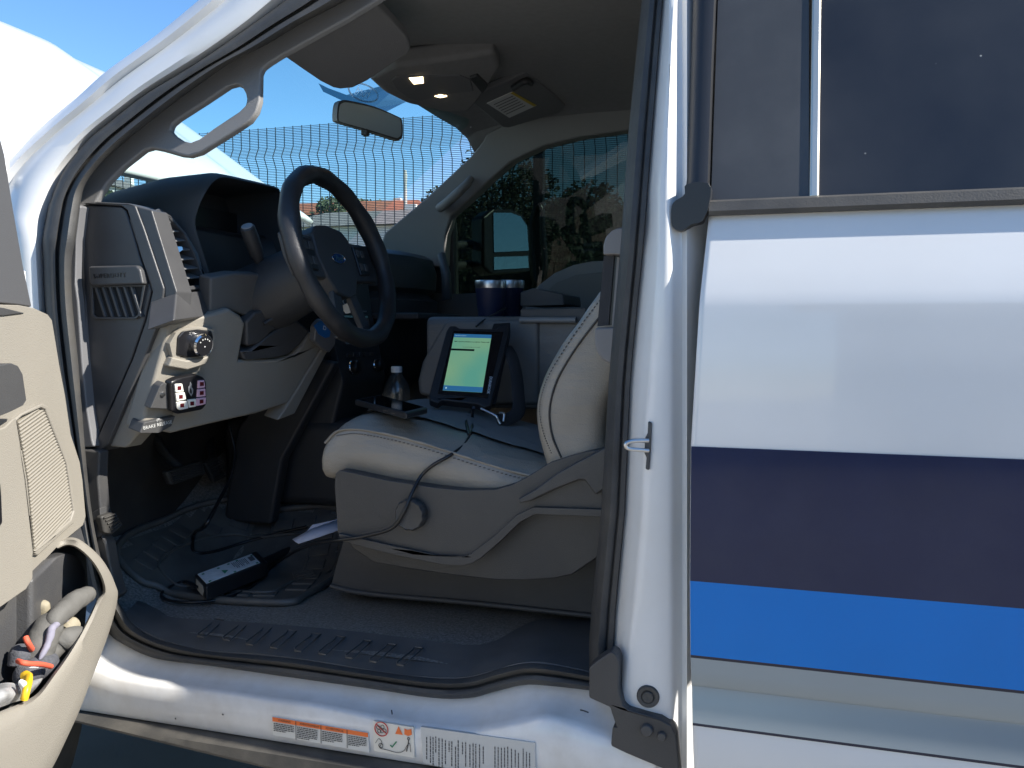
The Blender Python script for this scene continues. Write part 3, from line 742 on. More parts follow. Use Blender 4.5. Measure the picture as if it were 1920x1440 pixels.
# main vent on the face of the dash
VTL, VBL, VBR = at(285, 398, Y=0.15), at(332, 545, Y=0.15), at(388, 540, Y=0.30)
vn = (VBL - VTL).cross(VBR - VBL).normalized()
if vn.x < 0: vn = -vn
def vp(u, v, o=0.0): return atp(u, v, VTL + vn * o, vn)
vo_ = [(291, 403), (316, 406), (330, 421), (347, 440), (365, 475), (387, 533), (336, 537)]
dv = prism('vent_bezel', [[vp(u, v) for u, v in ((283, 396), (300, 390), (321, 404), (349, 436), (372, 475), (391, 541), (331, 546))], [vp(u, v) for u, v in vo_]], -vn * 0.05, TRIMBLK, truck, bevel=0.003)
prism('vent_bezel_side', [at(u, v, Y=DY + 0.004) for u, v in ((254, 386), (284, 394), (331, 547), (327, 600), (309, 594), (309, 541), (271, 430))], (0, 0.05, 0), TRIMBLK, dv, bevel=0.003)
prism('vent_bezel_base', [vp(u, v, 0.002) for u, v in ((331, 549), (391, 544), (392, 592), (326, 601))], -vn * 0.06, TRIMBLK, dv, bevel=0.004)
prism('vent_cavity', [vp(u, v, -0.04) for u, v in vo_], -vn * 0.004, MATS['vent_dark'], dv)
SLAT = mat('vent_slat_grey', (0.16, 0.16, 0.16), 0.4)
for k in range(7):
    t = (k + 0.9) / 7.6
    v = lerp(403, 535, t)
    ul = lerp(291, 336, t) + 1
    # right edge of opening
    ur = tab(v, [(403, 316), (421, 330), (440, 347), (475, 365), (535, 387)]) - 1
    P = [vp(ul, v - 1.5 + 3, -0.006), vp(ur, v - 1.5, -0.006)]
    prism('vent_slat', [P[0], P[1], P[1] + Vector((-0.03, 0, 0.010)), P[0] + Vector((-0.03, 0, 0.010))], (0, 0, 0.0028), SLAT, dv, bevel=0.0008)
prism('vent_tab', [vp(u, v, 0.004) for u, v in ((318, 468), (324, 461), (342, 462), (344, 469), (334, 476), (330, 485), (320, 486))], -vn * 0.012, CHROME, dv, bevel=0.002)

# knee panel
KTL, KBL, KR = at(319, 610, Y=0.15), at(262, 809, Y=0.115), at(612, 655, Y=0.62)
kn = (KBL - KTL).cross(KR - KBL).normalized()
if kn.x < 0: kn = -kn
def kpn(u, v, o=0.0): return atp(u, v, KTL + kn * o, kn)
knee = prism('knee_panel', [kpn(u, v) for u, v in ((319, 606), (345, 600), (392, 590), (430, 578), (452, 592), (461, 607), (449, 675), (519, 673), (547, 666), (565, 648), (583, 622), (613, 640), (600, 659), (540, 757), (482, 776), (397, 795), (322, 813), (300, 809), (262, 811), (264, 800))], -kn * 0.05, BEIGE, truck, bevel=0.008, seg=3)
prism('knee_panel_side', [at(u, v, Y=0.145) for u, v in ((303, 597), (320, 606), (264, 808), (236, 840), (203, 838), (240, 750), (270, 676))], (0, 0.05, 0), BEIGE, knee, bevel=0.006)
prism('knee_panel_edge', [kpn(u, v, 0.004) for u, v in ((616, 640), (601, 659), (541, 757), (520, 789), (553, 776), (614, 660))], -kn * 0.05, BEIGE, knee, bevel=0.004)
# brake release and its label
br = prism('brake_release_lever', [kpn(u, v, 0.012) for u, v in ((270, 793), (330, 780), (322, 800), (300, 812), (262, 812))], -kn * 0.04, BLACK, knee, bevel=0.003)
WPRINT = mat('white_print', (0.5, 0.5, 0.48), 0.5)
bx = (kpn(319, 790, .0125) - kpn(275, 800, .0125))
text('brake_release_lettering', 'BRAKE RELEASE', kpn(296, 797, 0.0128), bx, Vector((0, 0, 1)), 0.0100, WPRINT, br)
text('brake_symbol', '(P)', kpn(297, 787, 0.0128), bx, Vector((0, 0, 1)), 0.008, WPRINT, br)
# headlamp switch
hs = prism('headlamp_switch', [kpn(u, v, 0.016) for u, v in ((334, 632), (343, 622), (372, 618), (398, 621), (401, 632), (396, 660), (384, 668), (350, 671), (332, 666))], -kn * 0.03, BLACKS, truck, bevel=0.004)
prism('switch_bezel', [[kpn(u, v, 0.012) for u, v in ((318, 645), (330, 624), (343, 617), (372, 613), (401, 617), (405, 632), (400, 664), (386, 672), (350, 678), (324, 672))], [kpn(u, v, 0.012) for u, v in ((334, 634), (343, 624), (372, 620), (396, 622), (399, 632), (394, 658), (384, 666), (350, 669), (333, 664))]], -kn * 0.02, BEIGE, hs, bevel=0.005)
prism('switch_shade_lip', [kpn(u, v, 0.018) for u, v in ((324, 670), (350, 676), (386, 670), (396, 664), (386, 684), (352, 694), (316, 688))], -kn * 0.03, BEIGE, hs, bevel=0.004)
kc = kpn(373, 645, 0.016)
lathe('switch_knob', [(0.0235, 0), (0.0245, 0.004), (0.0245, 0.014), (0.0215, 0.018), (0.0205, 0.0175)], kc, kn, CHROME, hs, seg=32)
lathe('switch_dial', [(0.0207, 0.002), (0.0207, 0.0182), (0.001, 0.0186)], kc, kn, BLACKS, hs, seg=32)
for a_ in (150, 120, 95, 70, 45):
    ky = Vector((0, 0, 1)); ky = (ky - kn * ky.dot(kn)).normalized(); kx = ky.cross(kn)
    c = kc + kn * 0.0192 + (kx * math.cos(R(a_)) + ky * math.sin(R(a_))) * 0.0145
    lathe('dial_mark', [(0.0017, 0), (0.0014, 0.0003)], c, kn, WPRINT, hs, seg=8)
lathe('dial_mark', [(0.0017, 0), (0.0014, 0.0003)], kc + kn * 0.0192 - ky * 0.002, kn, WPRINT, hs, seg=8)
# auxiliary switch pad
pc = [(320, 716), (331, 711), (370, 703), (382, 707), (388, 716), (389, 758), (381, 768), (333, 777), (322, 771)]
sw = prism('switch_pad', [kpn(u, v, 0.034) for u, v in pc], -kn * 0.022, BLACKS, truck, bevel=0.005)
sw['label'] = 'black key pad with seven keys and a flame emblem'
prism('pad_bracket', [kpn(u, v, 0.022) for u, v in ((300, 724), (308, 717), (322, 722), (324, 768), (282, 766))], -kn * 0.022, BLACK, sw, bevel=0.002)
lathe('bracket_screw', [(0.0055, 0), (0.005, 0.003), (0.001, 0.0035)], kpn(305, 739, 0.0225), kn, STEEL, sw, seg=12)
KEYSUN = mat('key_sunlit_white', (0.74, 0.73, 0.66), 0.4); KEYSHADE = mat('key_shaded_pink', (0.62, 0.40, 0.50), 0.4); LEDR = mat('led_window', (0.10, 0.008, 0.012), 0.3)  # key colours carry the light: left four sunlit, right three shaded
def zk(x, y): return 260 + x * 0.0972, 680 + y * 0.0972
for poly, m, c in (([(705, 440), (725, 415), (845, 410), (875, 560), (715, 572)], KEYSUN, (788, 490)), ([(718, 590), (890, 572), (925, 710), (735, 745)], KEYSUN, (818, 658)), ([(730, 765), (940, 738), (965, 880), (790, 915), (745, 880)], KEYSUN, (842, 824)),
                   ([(950, 720), (1112, 700), (1105, 850), (975, 868)], KEYSUN, (1035, 788)), ([(1155, 350), (1270, 340), (1290, 480), (1145, 500)], KEYSHADE, (1222, 412)), ([(1145, 520), (1290, 500), (1300, 650), (1130, 668)], KEYSHADE, (1218, 585)), ([(1125, 690), (1305, 668), (1300, 800), (1110, 840)], KEYSHADE, (1215, 750))):
    kk = prism('pad_key', [kpn(*zk(*q), 0.0375) for q in poly], -kn * 0.006, m, sw, bevel=0.0012)
    prism('key_window', [kpn(*zk(c[0] + a, c[1] + b), 0.0381) for a, b in ((-36, -34), (36, -40), (36, 34), (-36, 40))], -kn * 0.001, LEDR, sw)
EMB = mat('emblem_grey', (0.28, 0.28, 0.28), 0.4)
prism('flame_emblem', [[kpn(*zk(*q), 0.0352) for q in ((1000, 370), (1030, 420), (1020, 470), (1052, 510), (1050, 580), (1018, 648), (985, 600), (960, 550), (962, 470), (985, 440), (990, 400))], [kpn(*zk(*q), 0.0352) for q in ((1000, 480), (985, 520), (992, 570), (1016, 620), (1032, 570), (1026, 530))]], -kn * 0.001, EMB, sw)

# cubby beside the knee panel
cub = prism('dash_cubby', [kpn(u, v, -0.045) for u, v in ((450, 600), (620, 560), (620, 690), (445, 690))], -kn * 0.01, BLACKS, truck)
prism('cubby_shelf', [kpn(u, v, 0.006) for u, v in ((452, 658), (470, 655), (505, 628), (540, 605), (556, 600), (582, 620), (564, 646), (546, 663), (518, 671), (458, 675))], -kn * 0.05, BLACK, cub, bevel=0.006)
prism('cubby_cover', [kpn(u, v, 0.004) for u, v in ((462, 603), (478, 586), (512, 576), (540, 585), (553, 600), (530, 610), (508, 624), (488, 645), (463, 650))], -kn * 0.03, BLACK, cub, bevel=0.006)
tube('cubby_latch', [kpn(495, 607, 0.010), kpn(505, 601, 0.012), kpn(513, 594, 0.012), kpn(510, 586, 0.008)], 0.004, BLACK, cub, n=12)
prism('column_panel', [kpn(u, v, -0.015) for u, v in ((395, 520), (440, 512), (515, 515), (552, 590), (525, 577), (466, 594), (430, 582), (393, 592))], -kn * 0.04, mat('shadow_grey_plastic', (0.10, 0.098, 0.093), 0.55, bump=0.3, bscale=500), truck, bevel=0.006)

# instrument hood and cluster
RIM = [(404, 548, .35), (392, 515, .34), (376, 465, .325), (364, 420, .315), (370, 388, .318), (383, 360, .33), (399, 338, .36), (420, 329, .41), (466, 338, .53), (505, 347, .64), (521, 352, .69), (527, 360, .715), (530, 395, .735), (532, 480, .74)]
rim = [at(u, v, Y=y) for u, v, y in RIM]
rimS = spline(rim, 48)
cen = Vector((-1.22, 0.50, 1.45))
rows = []
for p in rimS:
    o = (p - cen); o.x = 0; o.normalize()
    back = Vector((-1.52, lerp(p.y, 0.5, -0.10), p.z - 0.035 * (1 if p.z > 1.5 else 0)))
    rows.append([Vector((-1.44, lerp(p.y, .5, .12), p.z - 0.02)), p - o * 0.012 + Vector((-0.10, 0, 0)), p - o * 0.010 + Vector((-0.012, 0, 0)), p - o * 0.004, p + o * 0.002 + Vector((-0.004, 0, 0)), p + o * 0.008 + Vector((-0.03, 0, 0)), p.lerp(back, .5) + o * 0.02, back + o * 0.012])
hd = loft('instrument_hood', rows, mat('dash_hood_plastic', (0.036, 0.040, 0.043), 0.6, var=0.08, bump=0.3, bscale=700), truck, angle=60)
box('instrument_cluster', (-1.43, 0.545, 1.43), (0.02, 0.33, 0.30), BLACKS, hd)
bk_ = [r[0] for r in rows]
mesh('cluster_backing', bk_, [tuple(range(len(bk_)))], DARKIN, hd, smooth=False)
GA = mat('gauge_print', (0.35, 0.38, 0.42), 0.5)
for cy_, cz_, rr in ((0.44, 1.44, 0.045), (0.56, 1.44, 0.055)):
    for k in range(9):
        a_ = R(210 - k * 30)
        p = Vector((-1.419, cy_ + rr * math.cos(a_), cz_ + rr * math.sin(a_)))
        box('gauge_tick', p, (0.001, 0.003, 0.010), GA, hd, rot=Matrix.Rotation(a_ - math.pi / 2, 4, 'X'))
box('cluster_display', (-1.418, 0.42, 1.36), (0.002, 0.06, 0.045), mat('lcd_grey', (0.10, 0.11, 0.12), 0.2), hd)
# dash top and body
def dashprof(y, dx=0.0):
    return [Vector((-1.80, y, 1.40)), Vector((-1.78, y, 1.495)), Vector((-1.60, y, 1.525)), Vector((-1.40 + dx, y, 1.530)), Vector((-1.29 + dx, y, 1.522)), Vector((-1.26 + dx, y, 1.505)), Vector((-1.245 + dx, y, 1.46)), Vector((-1.25 + dx, y, 1.40)), Vector((-1.275 + dx, y, 1.385)), Vector((-1.27 + dx, y, 1.375)), Vector((-1.24 + dx, y, 1.36)), Vector((-1.245 + dx, y, 1.24)), Vector((-1.30 + dx, y, 1.10)), Vector((-1.42 + dx, y, 1.02)), Vector((-1.75, y, 1.0))]
loft('dash_body', [dashprof(y, dx) for y, dx in ((0.165, -0.05), (0.25, -0.08), (0.70, -0.10), (0.76, -0.02), (1.0, 0.0), (1.06, 0.045), (1.30, 0.10), (1.50, 0.09), (1.60, 0.05))], DARKIN, truck, angle=40)
# passenger end air vent trim
loft('passenger_dash_trim', [[at(u, v, Y=1.44) for u, v in r] for r in (((826, 478), (834, 474)), ((834, 520), (846, 515)), ((834, 565), (848, 560)))], mat('satin_grey', (0.10, 0.105, 0.11), 0.4), truck, solid=0.03)
box('glove_box_shelf', (-1.10, 1.20, 1.305), (0.16, 0.36, 0.02), DARKIN, truck, bevel=0.006)
# centre stack
cs = prism('centre_stack', [Vector((x, 0.74, z)) for x, z in ((-1.30, 1.52), (-1.19, 1.50), (-1.16, 1.30), (-1.12, 1.12), (-1.16, 0.98), (-1.4, 0.95))], (0, 0.27, 0), DARKIN, truck, bevel=0.012)
def csx(z): return interp(z, [1.50, 1.30, 1.12, 0.98], [-1.19, -1.16, -1.12, -1.16]) + 0.003
for z, h in ((1.455, 0.004), (1.425, 0.003), (1.40, 0.003), (1.318, 0.004)):
    box('stack_trim', (csx(z), 0.87, z), (0.004, 0.18, h), STEEL, cs)
prism('radio_bezel', [[Vector((csx(z), y, z)) for y, z in ((0.79, 1.305), (0.96, 1.305), (0.96, 1.225), (0.79, 1.225))], [Vector((csx(z), y, z)) for y, z in ((0.796, 1.299), (0.954, 1.299), (0.954, 1.231), (0.796, 1.231))]], (0.004, 0, 0), CHROME, cs)
for y in (0.80, 0.95):
    lathe('stack_knob', [(0.018, 0), (0.018, 0.02), (0.015, 0.024), (0.001, 0.024)], (csx(1.16), y, 1.16), (1, 0, 0.2), BLACKS, cs, seg=20)
    lathe('knob_ring', [(0.0195, 0), (0.0195, 0.004), (0.018, 0.006)], (csx(1.16), y, 1.16), (1, 0, 0.2), CHROME, cs, seg=20)
for k in range(5):
    box('stack_button', (csx(1.195), 0.80 + k * 0.035, 1.195), (0.006, 0.024, 0.012), BLACK, cs, bevel=0.002)
# lower centre support
prism('dash_support', [Vector((x, 0.66, z)) for x, z in ((-1.22, 1.20), (-1.10, 1.18), (-1.26, 0.92), (-1.30, 0.74), (-1.45, 0.74), (-1.40, 1.0))], (0, 0.04, 0), DARKIN, truck, bevel=0.01)
box('tunnel_console', (-1.30, 0.86, 0.90), (0.40, 0.26, 0.24), DARKIN, truck, bevel=0.03)

# ---- steering wheel and column
WC = at(642, 482, Y=0.455)
TAU = R(17.5)
wn_ = Vector((math.cos(TAU), 0, math.sin(TAU))); wt = Vector((-math.sin(TAU), 0, math.cos(TAU))); wy = Vector((0, 1, 0))
def wpt(a, b, c=0.0): return WC + wy * a + wt * b + wn_ * c
SWM = mat('worn_wheel_leather', (0.020, 0.020, 0.022), 0.42, var=0.25, vscale=14, bump=0.4, bscale=500, dust=0.35, dcol=(0.055, 0.05, 0.045), dscale=12)
pts = []; rad = []
for k in range(64):
    a_ = 2 * math.pi * k / 64
    pts.append(wpt(0.205 * math.cos(a_), 0.197 * math.sin(a_)))
    rad.append(0.0212 + 0.0022 * (math.exp(-((math.degrees(a_) - 20) / 16) ** 2) + math.exp(-((math.degrees(a_) - 160) / 16) ** 2)) + 0.0012 * math.sin(a_ * 14))
wheel_o = tube('steering_wheel', pts, rad, SWM, truck, seg=14, closed=True)
wheel_o['label'] = 'worn black leather steering wheel'
pad = [wpt(a, b, -0.012) for a, b in ((-0.085, 0.055), (-0.06, 0.075), (0, 0.082), (0.06, 0.075), (0.085, 0.055), (0.088, 0.0), (0.07, -0.05), (0.045, -0.085), (0, -0.095), (-0.045, -0.085), (-0.07, -0.05), (-0.088, 0.0))]
prism('airbag_cover', pad, wn_ * -0.045, DARKIN, wheel_o, bevel=0.018, seg=3)
for s in (-1, 1):
    prism('spoke', [wpt(s * a, b, -0.018) for a, b in ((0.07, 0.05), (0.195, 0.052), (0.198, 0.0), (0.185, -0.045), (0.06, -0.05))], wn_ * -0.02, DARKIN, wheel_o, bevel=0.006)
    prism('spoke_trim', [wpt(s * a, b, -0.012) for a, b in ((0.098, 0.04), (0.160, 0.045), (0.165, -0.02), (0.150, -0.03), (0.10, -0.035))], wn_ * -0.01, BLACKS, wheel_o, bevel=0.004)
    for k in range(4):
        prism('spoke_button', [wpt(s * (0.112 + 0.022 * (k % 2)) + x, 0.022 - 0.035 * (k // 2) + y, -0.010) for x, y in ((-.008, -.010), (.008, -.010), (.008, .010), (-.008, .010))], wn_ * -0.006, BLACK, wheel_o, bevel=0.002)
    prism('lower_spoke', [wpt(s * a, b, -0.02) for a, b in ((0.015, -0.07), (0.05, -0.07), (0.085, -0.185), (0.05, -0.195))], wn_ * -0.014, DARKIN, wheel_o, bevel=0.004)
ov = [wpt(0.030 * math.cos(2 * math.pi * k / 28), 0.0125 * math.sin(2 * math.pi * k / 28), -0.0105) for k in range(28)]
em = prism('oval_emblem', ov, wn_ * -0.003, mat('emblem_blue', (0.01, 0.03, 0.10), 0.25), wheel_o)
tube('emblem_ring', [p + wn_ * 0.0005 for p in ov], 0.0011, CHROME, wheel_o, seg=6, closed=True)
text('emblem_lettering', 'Ford', wpt(0, 0, -0.0095), wy, wt, 0.017, CHROME, wheel_o, shear=0.3)
cdir = Vector((-math.cos(R(24)), 0, -math.sin(R(24))))
lathe('column_shroud', [(0.04, -0.01), (0.070, 0.0), (0.078, 0.05), (0.085, 0.14), (0.095, 0.24), (0.10, 0.34)], WC + cdir * 0.075, cdir, DARKIN, truck, seg=28)
lathe('wheel_hub', [(0.05, 0), (0.05, 0.05)], WC + cdir * 0.035, cdir, BLACKS, wheel_o, seg=20)
# stalk
sa, sb = at(463, 424, Y=0.36), at(480, 478, Y=0.385)
sd = (sb - sa).normalized()
stk = lathe('indicator_stalk', [(0.0125, 0.0), (0.0165, 0.004), (0.0175, 0.03), (0.016, 0.075), (0.012, 0.085), (0.009, 0.10), (0.0085, 0.19)], sa, (at(497, 520, Y=0.44) - sa), DARKIN, truck, seg=20)
lathe('stalk_cap', [(0.0001, -0.0015), (0.0128, -0.001), (0.0135, 0.002)], sa, (at(497, 520, Y=0.44) - sa), mat('stalk_cap_grey', (0.28, 0.29, 0.30), 0.5), stk, seg=20)

# ---- pedals
PED = mat('pedal_rubber', (0.03, 0.029, 0.028), 0.6, dust=0.4, dcol=(0.1, 0.09, 0.07), var=.1)
def pedal(name, quad, X, ribs, armpts):
    P = [at(u, v, X=X) for u, v in quad]
    nn = (P[1] - P[0]).cross(P[3] - P[0]).normalized()
    if nn.x < 0: nn = -nn
    o = prism(name, P, -nn * 0.018, PED, truck, bevel=0.006)
    for k in range(ribs):
        t = (k + 0.7) / (ribs + 0.4)
        a, b = P[0].lerp(P[3], t), P[1].lerp(P[2], t)
        tube('pedal_rib', [a.lerp(b, .06) + nn * .001, a.lerp(b, .94) + nn * .001], 0.0022, PED, o, seg=6)
    tube('pedal_arm', armpts, 0.012, BLACK, o, n=10)
    return o
pedal('brake_pedal', [(312, 885), (380, 862), (388, 888), (322, 910)], -1.42, 7, [at(340, 880, X=-1.44), at(310, 850, X=-1.5), at(280, 800, X=-1.6)])
pedal('accelerator_pedal', [(385, 868), (405, 855), (424, 895), (404, 905)], -1.45, 8, [at(400, 875, X=-1.47), at(395, 830, X=-1.55), at(400, 790, X=-1.6)])
pk = pedal('parking_brake_pedal', [(190, 968), (215, 960), (230, 985), (212, 1003), (196, 1000)], -1.34, 6, [at(205, 980, X=-1.36), at(190, 930, X=-1.42), at(190, 860, X=-1.5)])

# ---- driver seat
XR = [-0.928, -0.915, -0.885, -0.84, -0.77, -0.68, -0.59, -0.50, -0.42, -0.36]
SZ = [0.985, 1.030, 1.056, 1.062, 1.054, 1.036, 1.012, 0.990, 0.975, 0.97]
BZ = [0.955, 0.945, 0.944, 0.950, 0.940, 0.930, 0.920, 0.916, 0.93, 0.93]
rows = []
for x, s, b in zip(XR, SZ, BZ):
    m = (s + b) / 2
    f = 0.5 if x < -0.9 else 1
    rows.append([Vector((x, y, z)) for y, z in ((0.50, b), (0.31, b), (0.275, b + 0.004), (0.262, m - 0.01), (0.263, m + 0.015), (0.270, s - 0.010), (0.2735, s - 0.002), (0.281, s + 0.003), (0.31, s + 0.019 * f), (0.36, s + 0.026 * f), (0.375, s + 0.022 * f), (0.41, s + 0.026 * f), (0.50, s + 0.030 * f), (0.59, s + 0.026 * f), (0.66, s + 0.022 * f), (0.70, s + 0.024 * f), (0.75, s + 0.010 * f), (0.775, s - 0.015), (0.78, m), (0.76, b))])
# vinyl with a ribbed cloth insert
SEATM = MATS['beige_grey_vinyl']
ins = mat('ribbed_seat_insert', (0.24, 0.232, 0.218), 0.5, var=0.04)
nt = ins.node_tree; N = nt.nodes.new; L = nt.links.new
tc = N('ShaderNodeTexCoord'); wv = N('ShaderNodeTexWave'); wv.wave_type = 'BANDS'; wv.bands_direction = 'Y'; wv.inputs['Scale'].default_value = 55; wv.inputs['Distortion'].default_value = 0.6
L(tc.outputs['Object'], wv.inputs['Vector'])
b_ = N('ShaderNodeBump'); b_.inputs['Strength'].default_value = 0.8; b_.inputs['Distance'].default_value = 0.003
L(wv.outputs['Fac'], b_.inputs['Height']); L(b_.outputs[0], nt.nodes['Principled BSDF'].inputs['Normal'])
cush = loft('seat_cushion', rows, SEATM, truck, cap=True, sub=2)
SWR = bpy.data.textures.new('seat_creases', 'CLOUDS'); SWR.noise_scale = 0.07; SWR.noise_depth = 2
def crease(o, st):
    d = o.modifiers.new('c', 'DISPLACE'); d.texture = SWR; d.strength = st; d.mid_level = 0.5; d.texture_coords = 'GLOBAL'
crease(cush, 0.010)
cush['label'] = 'grey vinyl driver seat cushion with ribbed insert'
def seatz(x, y):
    s = interp(-x, [0.928, 0.915, 0.885, 0.84, 0.77, 0.68, 0.59, 0.50, 0.42, 0.36], SZ)
    t = sstep(0.28, 0.37, y) * (1 - sstep(0.70, 0.775, y))
    return s + 0.026 * t
insr = [[Vector((x, y, seatz(x, y) + 0.0035 - 0.006 * (abs((y - 0.52) / 0.16) ** 6) - (0.010 if x < -0.875 else 0))) for y in [0.37 + i * 0.0125 for i in range(25)]] for x in [-0.885 + i * 0.02 for i in range(24)]]
crease(loft('seat_insert', [[p + Vector((0, 0, 0.004)) for p in r] for r in insr], ins, cush), 0.010)
tube('seam', [Vector((x, 0.2715, s - 0.003)) for x, s in zip(XR[1:9], SZ[1:9])], 0.0028, SEATM, cush, n=60, seg=6)
STITCH = mat('stitch_thread', (0.06, 0.055, 0.05), 0.8)
sp_ = spline([Vector((x, 0.2675, s - 0.012)) for x, s in zip(XR[2:9], SZ[2:9])], 120)
V, Fc = [], []
for i in range(0, 118, 2):
    v_, f_ = boxdata((sp_[i] + sp_[i + 1]) / 2, ((sp_[i + 1] - sp_[i]).length, 0.0016, 0.0016))
    V, Fc = join((V, Fc), (v_, f_))
mesh('stitching', V, Fc, STITCH, cush)
# backrest
BF = [(1030, 905), (1022, 865), (1008, 820), (1002, 775), (1007, 735), (1020, 700), (1050, 648), (1090, 590), (1130, 538), (1170, 485), (1205, 435)]
bfr = [at(u, v, Y=0.285) for u, v in BF]
top = bfr[-1] + Vector((0.055, 0, 0.075))
rows = []
for k, p in enumerate(bfr + [top]):
    th = 0.15 if k < 10 else 0.11 if k == 10 else 0.03
    nrm = Vector((0.93, 0, -0.35))
    bk = p + Vector((th, 0, -0.03))
    x0 = p.x
    def q(y, dx, dz=0): return Vector((x0 + dx, y, p.z + dz))
    rows.append([q(0.285, 0.002), q(0.262, 0.010), q(0.256, 0.030), q(0.256, 0.055), Vector((bk.x - 0.02, 0.258, bk.z)), Vector((bk.x, 0.28, bk.z)), Vector((bk.x, 0.52, bk.z)), Vector((bk.x, 0.76, bk.z)), q(0.785, 0.05), q(0.78, 0.012), q(0.755, 0.0), q(0.70, 0.018), q(0.62, 0.030), q(0.52, 0.032), q(0.42, 0.030), q(0.345, 0.020), q(0.31, 0.004)])
back = loft('seat_backrest', rows, SEATM, truck, cyc=True, cap=True, sub=2)
crease(back, 0.006)
back['label'] = 'grey vinyl driver seat backrest with dark stitching'
def backseam(name, P, r, m, n=60):
    pts = spline([at(u, v, Y=0.2555) for u, v in P], n)
    return tube(name, pts, r, m, back, seg=6)
backseam('seam', [(1052, 858), (1036, 820), (1030, 780), (1034, 745), (1048, 705), (1078, 655), (1110, 612), (1140, 575)], 0.0022, STITCH)
sp_ = spline([at(u, v, Y=0.258) for u, v in ((1034, 850), (1020, 815), (1012, 775), (1016, 740), (1030, 702), (1060, 652), (1098, 598), (1135, 550))], 110)
V, Fc = [], []
for i in range(0, 108, 2):
    v_, f_ = tubedata([sp_[i], sp_[i + 1]], 0.0011, 5); V, Fc = join((V, Fc), (v_, f_))
mesh('stitching', V, Fc, STITCH, back)
# headrest
loft('headrest', [[Vector((bx_ + 0.03 * math.cos(a_ * math.pi / 8) * w, 0.52 + 0.13 * w * math.sin(a_ * math.pi / 8), z)) for a_ in range(16)] for bx_, z, w in ((-0.10, 1.62, .7), (-0.09, 1.66, 1), (-0.07, 1.78, 1), (-0.06, 1.82, .7))], SEATM, back, cyc=True, cap=True, sub=1)
# side shield, levers, knob
SY0 = 0.238
SHIELD = mat('seat_shield_plastic', (0.048, 0.048, 0.048), 0.45, var=0.06, bump=0.35, bscale=600, dust=0.2, dcol=(0.12, 0.11, 0.09), dscale=6)
sh = prism('seat_shield', [at(u, v, Y=SY0) for u, v in ((629, 888), (636, 882), (650, 884), (729, 901), (815, 914), (870, 919), (927, 918), (962, 908), (985, 896), (1030, 868), (1075, 853), (1104, 846), (1170, 836), (1170, 966), (1127, 966), (1002, 961), (972, 976), (935, 1012), (899, 1044), (885, 1053), (870, 1057), (824, 1055), (729, 1035), (643, 1013), (633, 998), (627, 910))], (0, 0.05, 0), SHIELD, truck, bevel=0.010, seg=3)
prism('shield_lip', [at(u, v, Y=SY0 - 0.010) for u, v in ((634, 1000), (729, 1022), (824, 1042), (866, 1044), (884, 1038), (930, 1002), (968, 966), (1000, 951), (1127, 955), (1170, 955), (1170, 968), (1127, 969), (1003, 964), (975, 979), (938, 1015), (901, 1047), (886, 1056), (870, 1060), (824, 1058), (729, 1038), (640, 1015))], (0, 0.03, 0), SHIELD, sh, bevel=0.003)
prism('recline_lever', [at(u, v, Y=SY0 - 0.022) for u, v in ((970, 936), (1000, 920), (1040, 890), (1075, 870), (1134, 839), (1175, 825), (1175, 900), (1132, 918), (1117, 929), (1096, 901), (1086, 900), (1040, 918), (1000, 938), (974, 944))], (0, 0.025, 0), SHIELD, sh, bevel=0.005)
prism('shield_lower', [at(u, v, Y=SY0 + 0.045) for u, v in ((650, 1010), (660, 1028), (700, 1055), (760, 1066), (841, 1078), (930, 1088), (987, 1089), (1040, 1085), (1073, 1078), (1121, 1045), (1170, 1010), (1170, 950), (1000, 950), (900, 1030))], (0, 0.05, 0), SHIELD, sh, bevel=0.012, seg=3)
# scalloped knob
kc = at(775, 962, Y=SY0 - 0.001); V, rowsK = [], []
for (rr, h) in ((0.030, 0.0), (0.0325, -0.004), (0.0325, -0.018), (0.029, -0.023), (0.024, -0.0215), (0.001, -0.0225)):
    rowsK.append([kc + Vector((math.cos(a_ * math.pi / 36), 0, math.sin(a_ * math.pi / 36))) * (rr * (1 - (0.05 if rr > 0.028 else 0) * max(0, math.cos(a_ * math.pi / 36 * 12)))) + Vector((0, h, 0)) for a_ in range(72)])
loft('lumbar_knob', rowsK, SHIELD, sh, cyc=True, cap=True)
# riser
riser = prism('seat_riser', [at(u, v, Y=0.40) for u, v in ((648, 1000), (630, 1060), (620, 1099), (687, 1113), (879, 1130), (1104, 1154), (1180, 1160), (1180, 1000))], (0, 0.34, 0), BLACK, truck, bevel=0.012)
tube('riser_edge', [at(u, v, Y=0.396) for u, v in ((620, 1099), (687, 1113), (879, 1130), (1104, 1154), (1180, 1162))], 0.006, BLACK, riser, n=20)
# seat belt on the pillar
BELTG = mat('belt_guide_grey', (0.20, 0.19, 0.185), 0.55)
bg_ = prism('belt_guide', [at(u, v, Y=0.19) for u, v in ((1131, 478), (1131, 460), (1135, 445), (1146, 433), (1160, 427), (1190, 425), (1190, 480), (1150, 477))], (0, 0.05, 0), BELTG, truck, bevel=0.008, seg=3)
prism('belt_webbing', [at(u, v, Y=0.21) for u, v in ((1132, 480), (1152, 478), (1141, 610), (1120, 612))], (0, 0.004, 0), mat('belt_webbing_black', (0.03, 0.03, 0.033), 0.7, bump=.5, bscale=900), bg_)
prism('belt_slot', [at(u, v, Y=0.215) for u, v in ((1150, 478), (1160, 478), (1150, 610), (1138, 610))], (0, 0.004, 0), BLACKS, bg_)
prism('belt_rail_trim', [at(u, v, Y=0.212) for u, v in ((1157, 482), (1180, 482), (1170, 612), (1147, 612))], (0, 0.02, 0), BELTG, bg_)
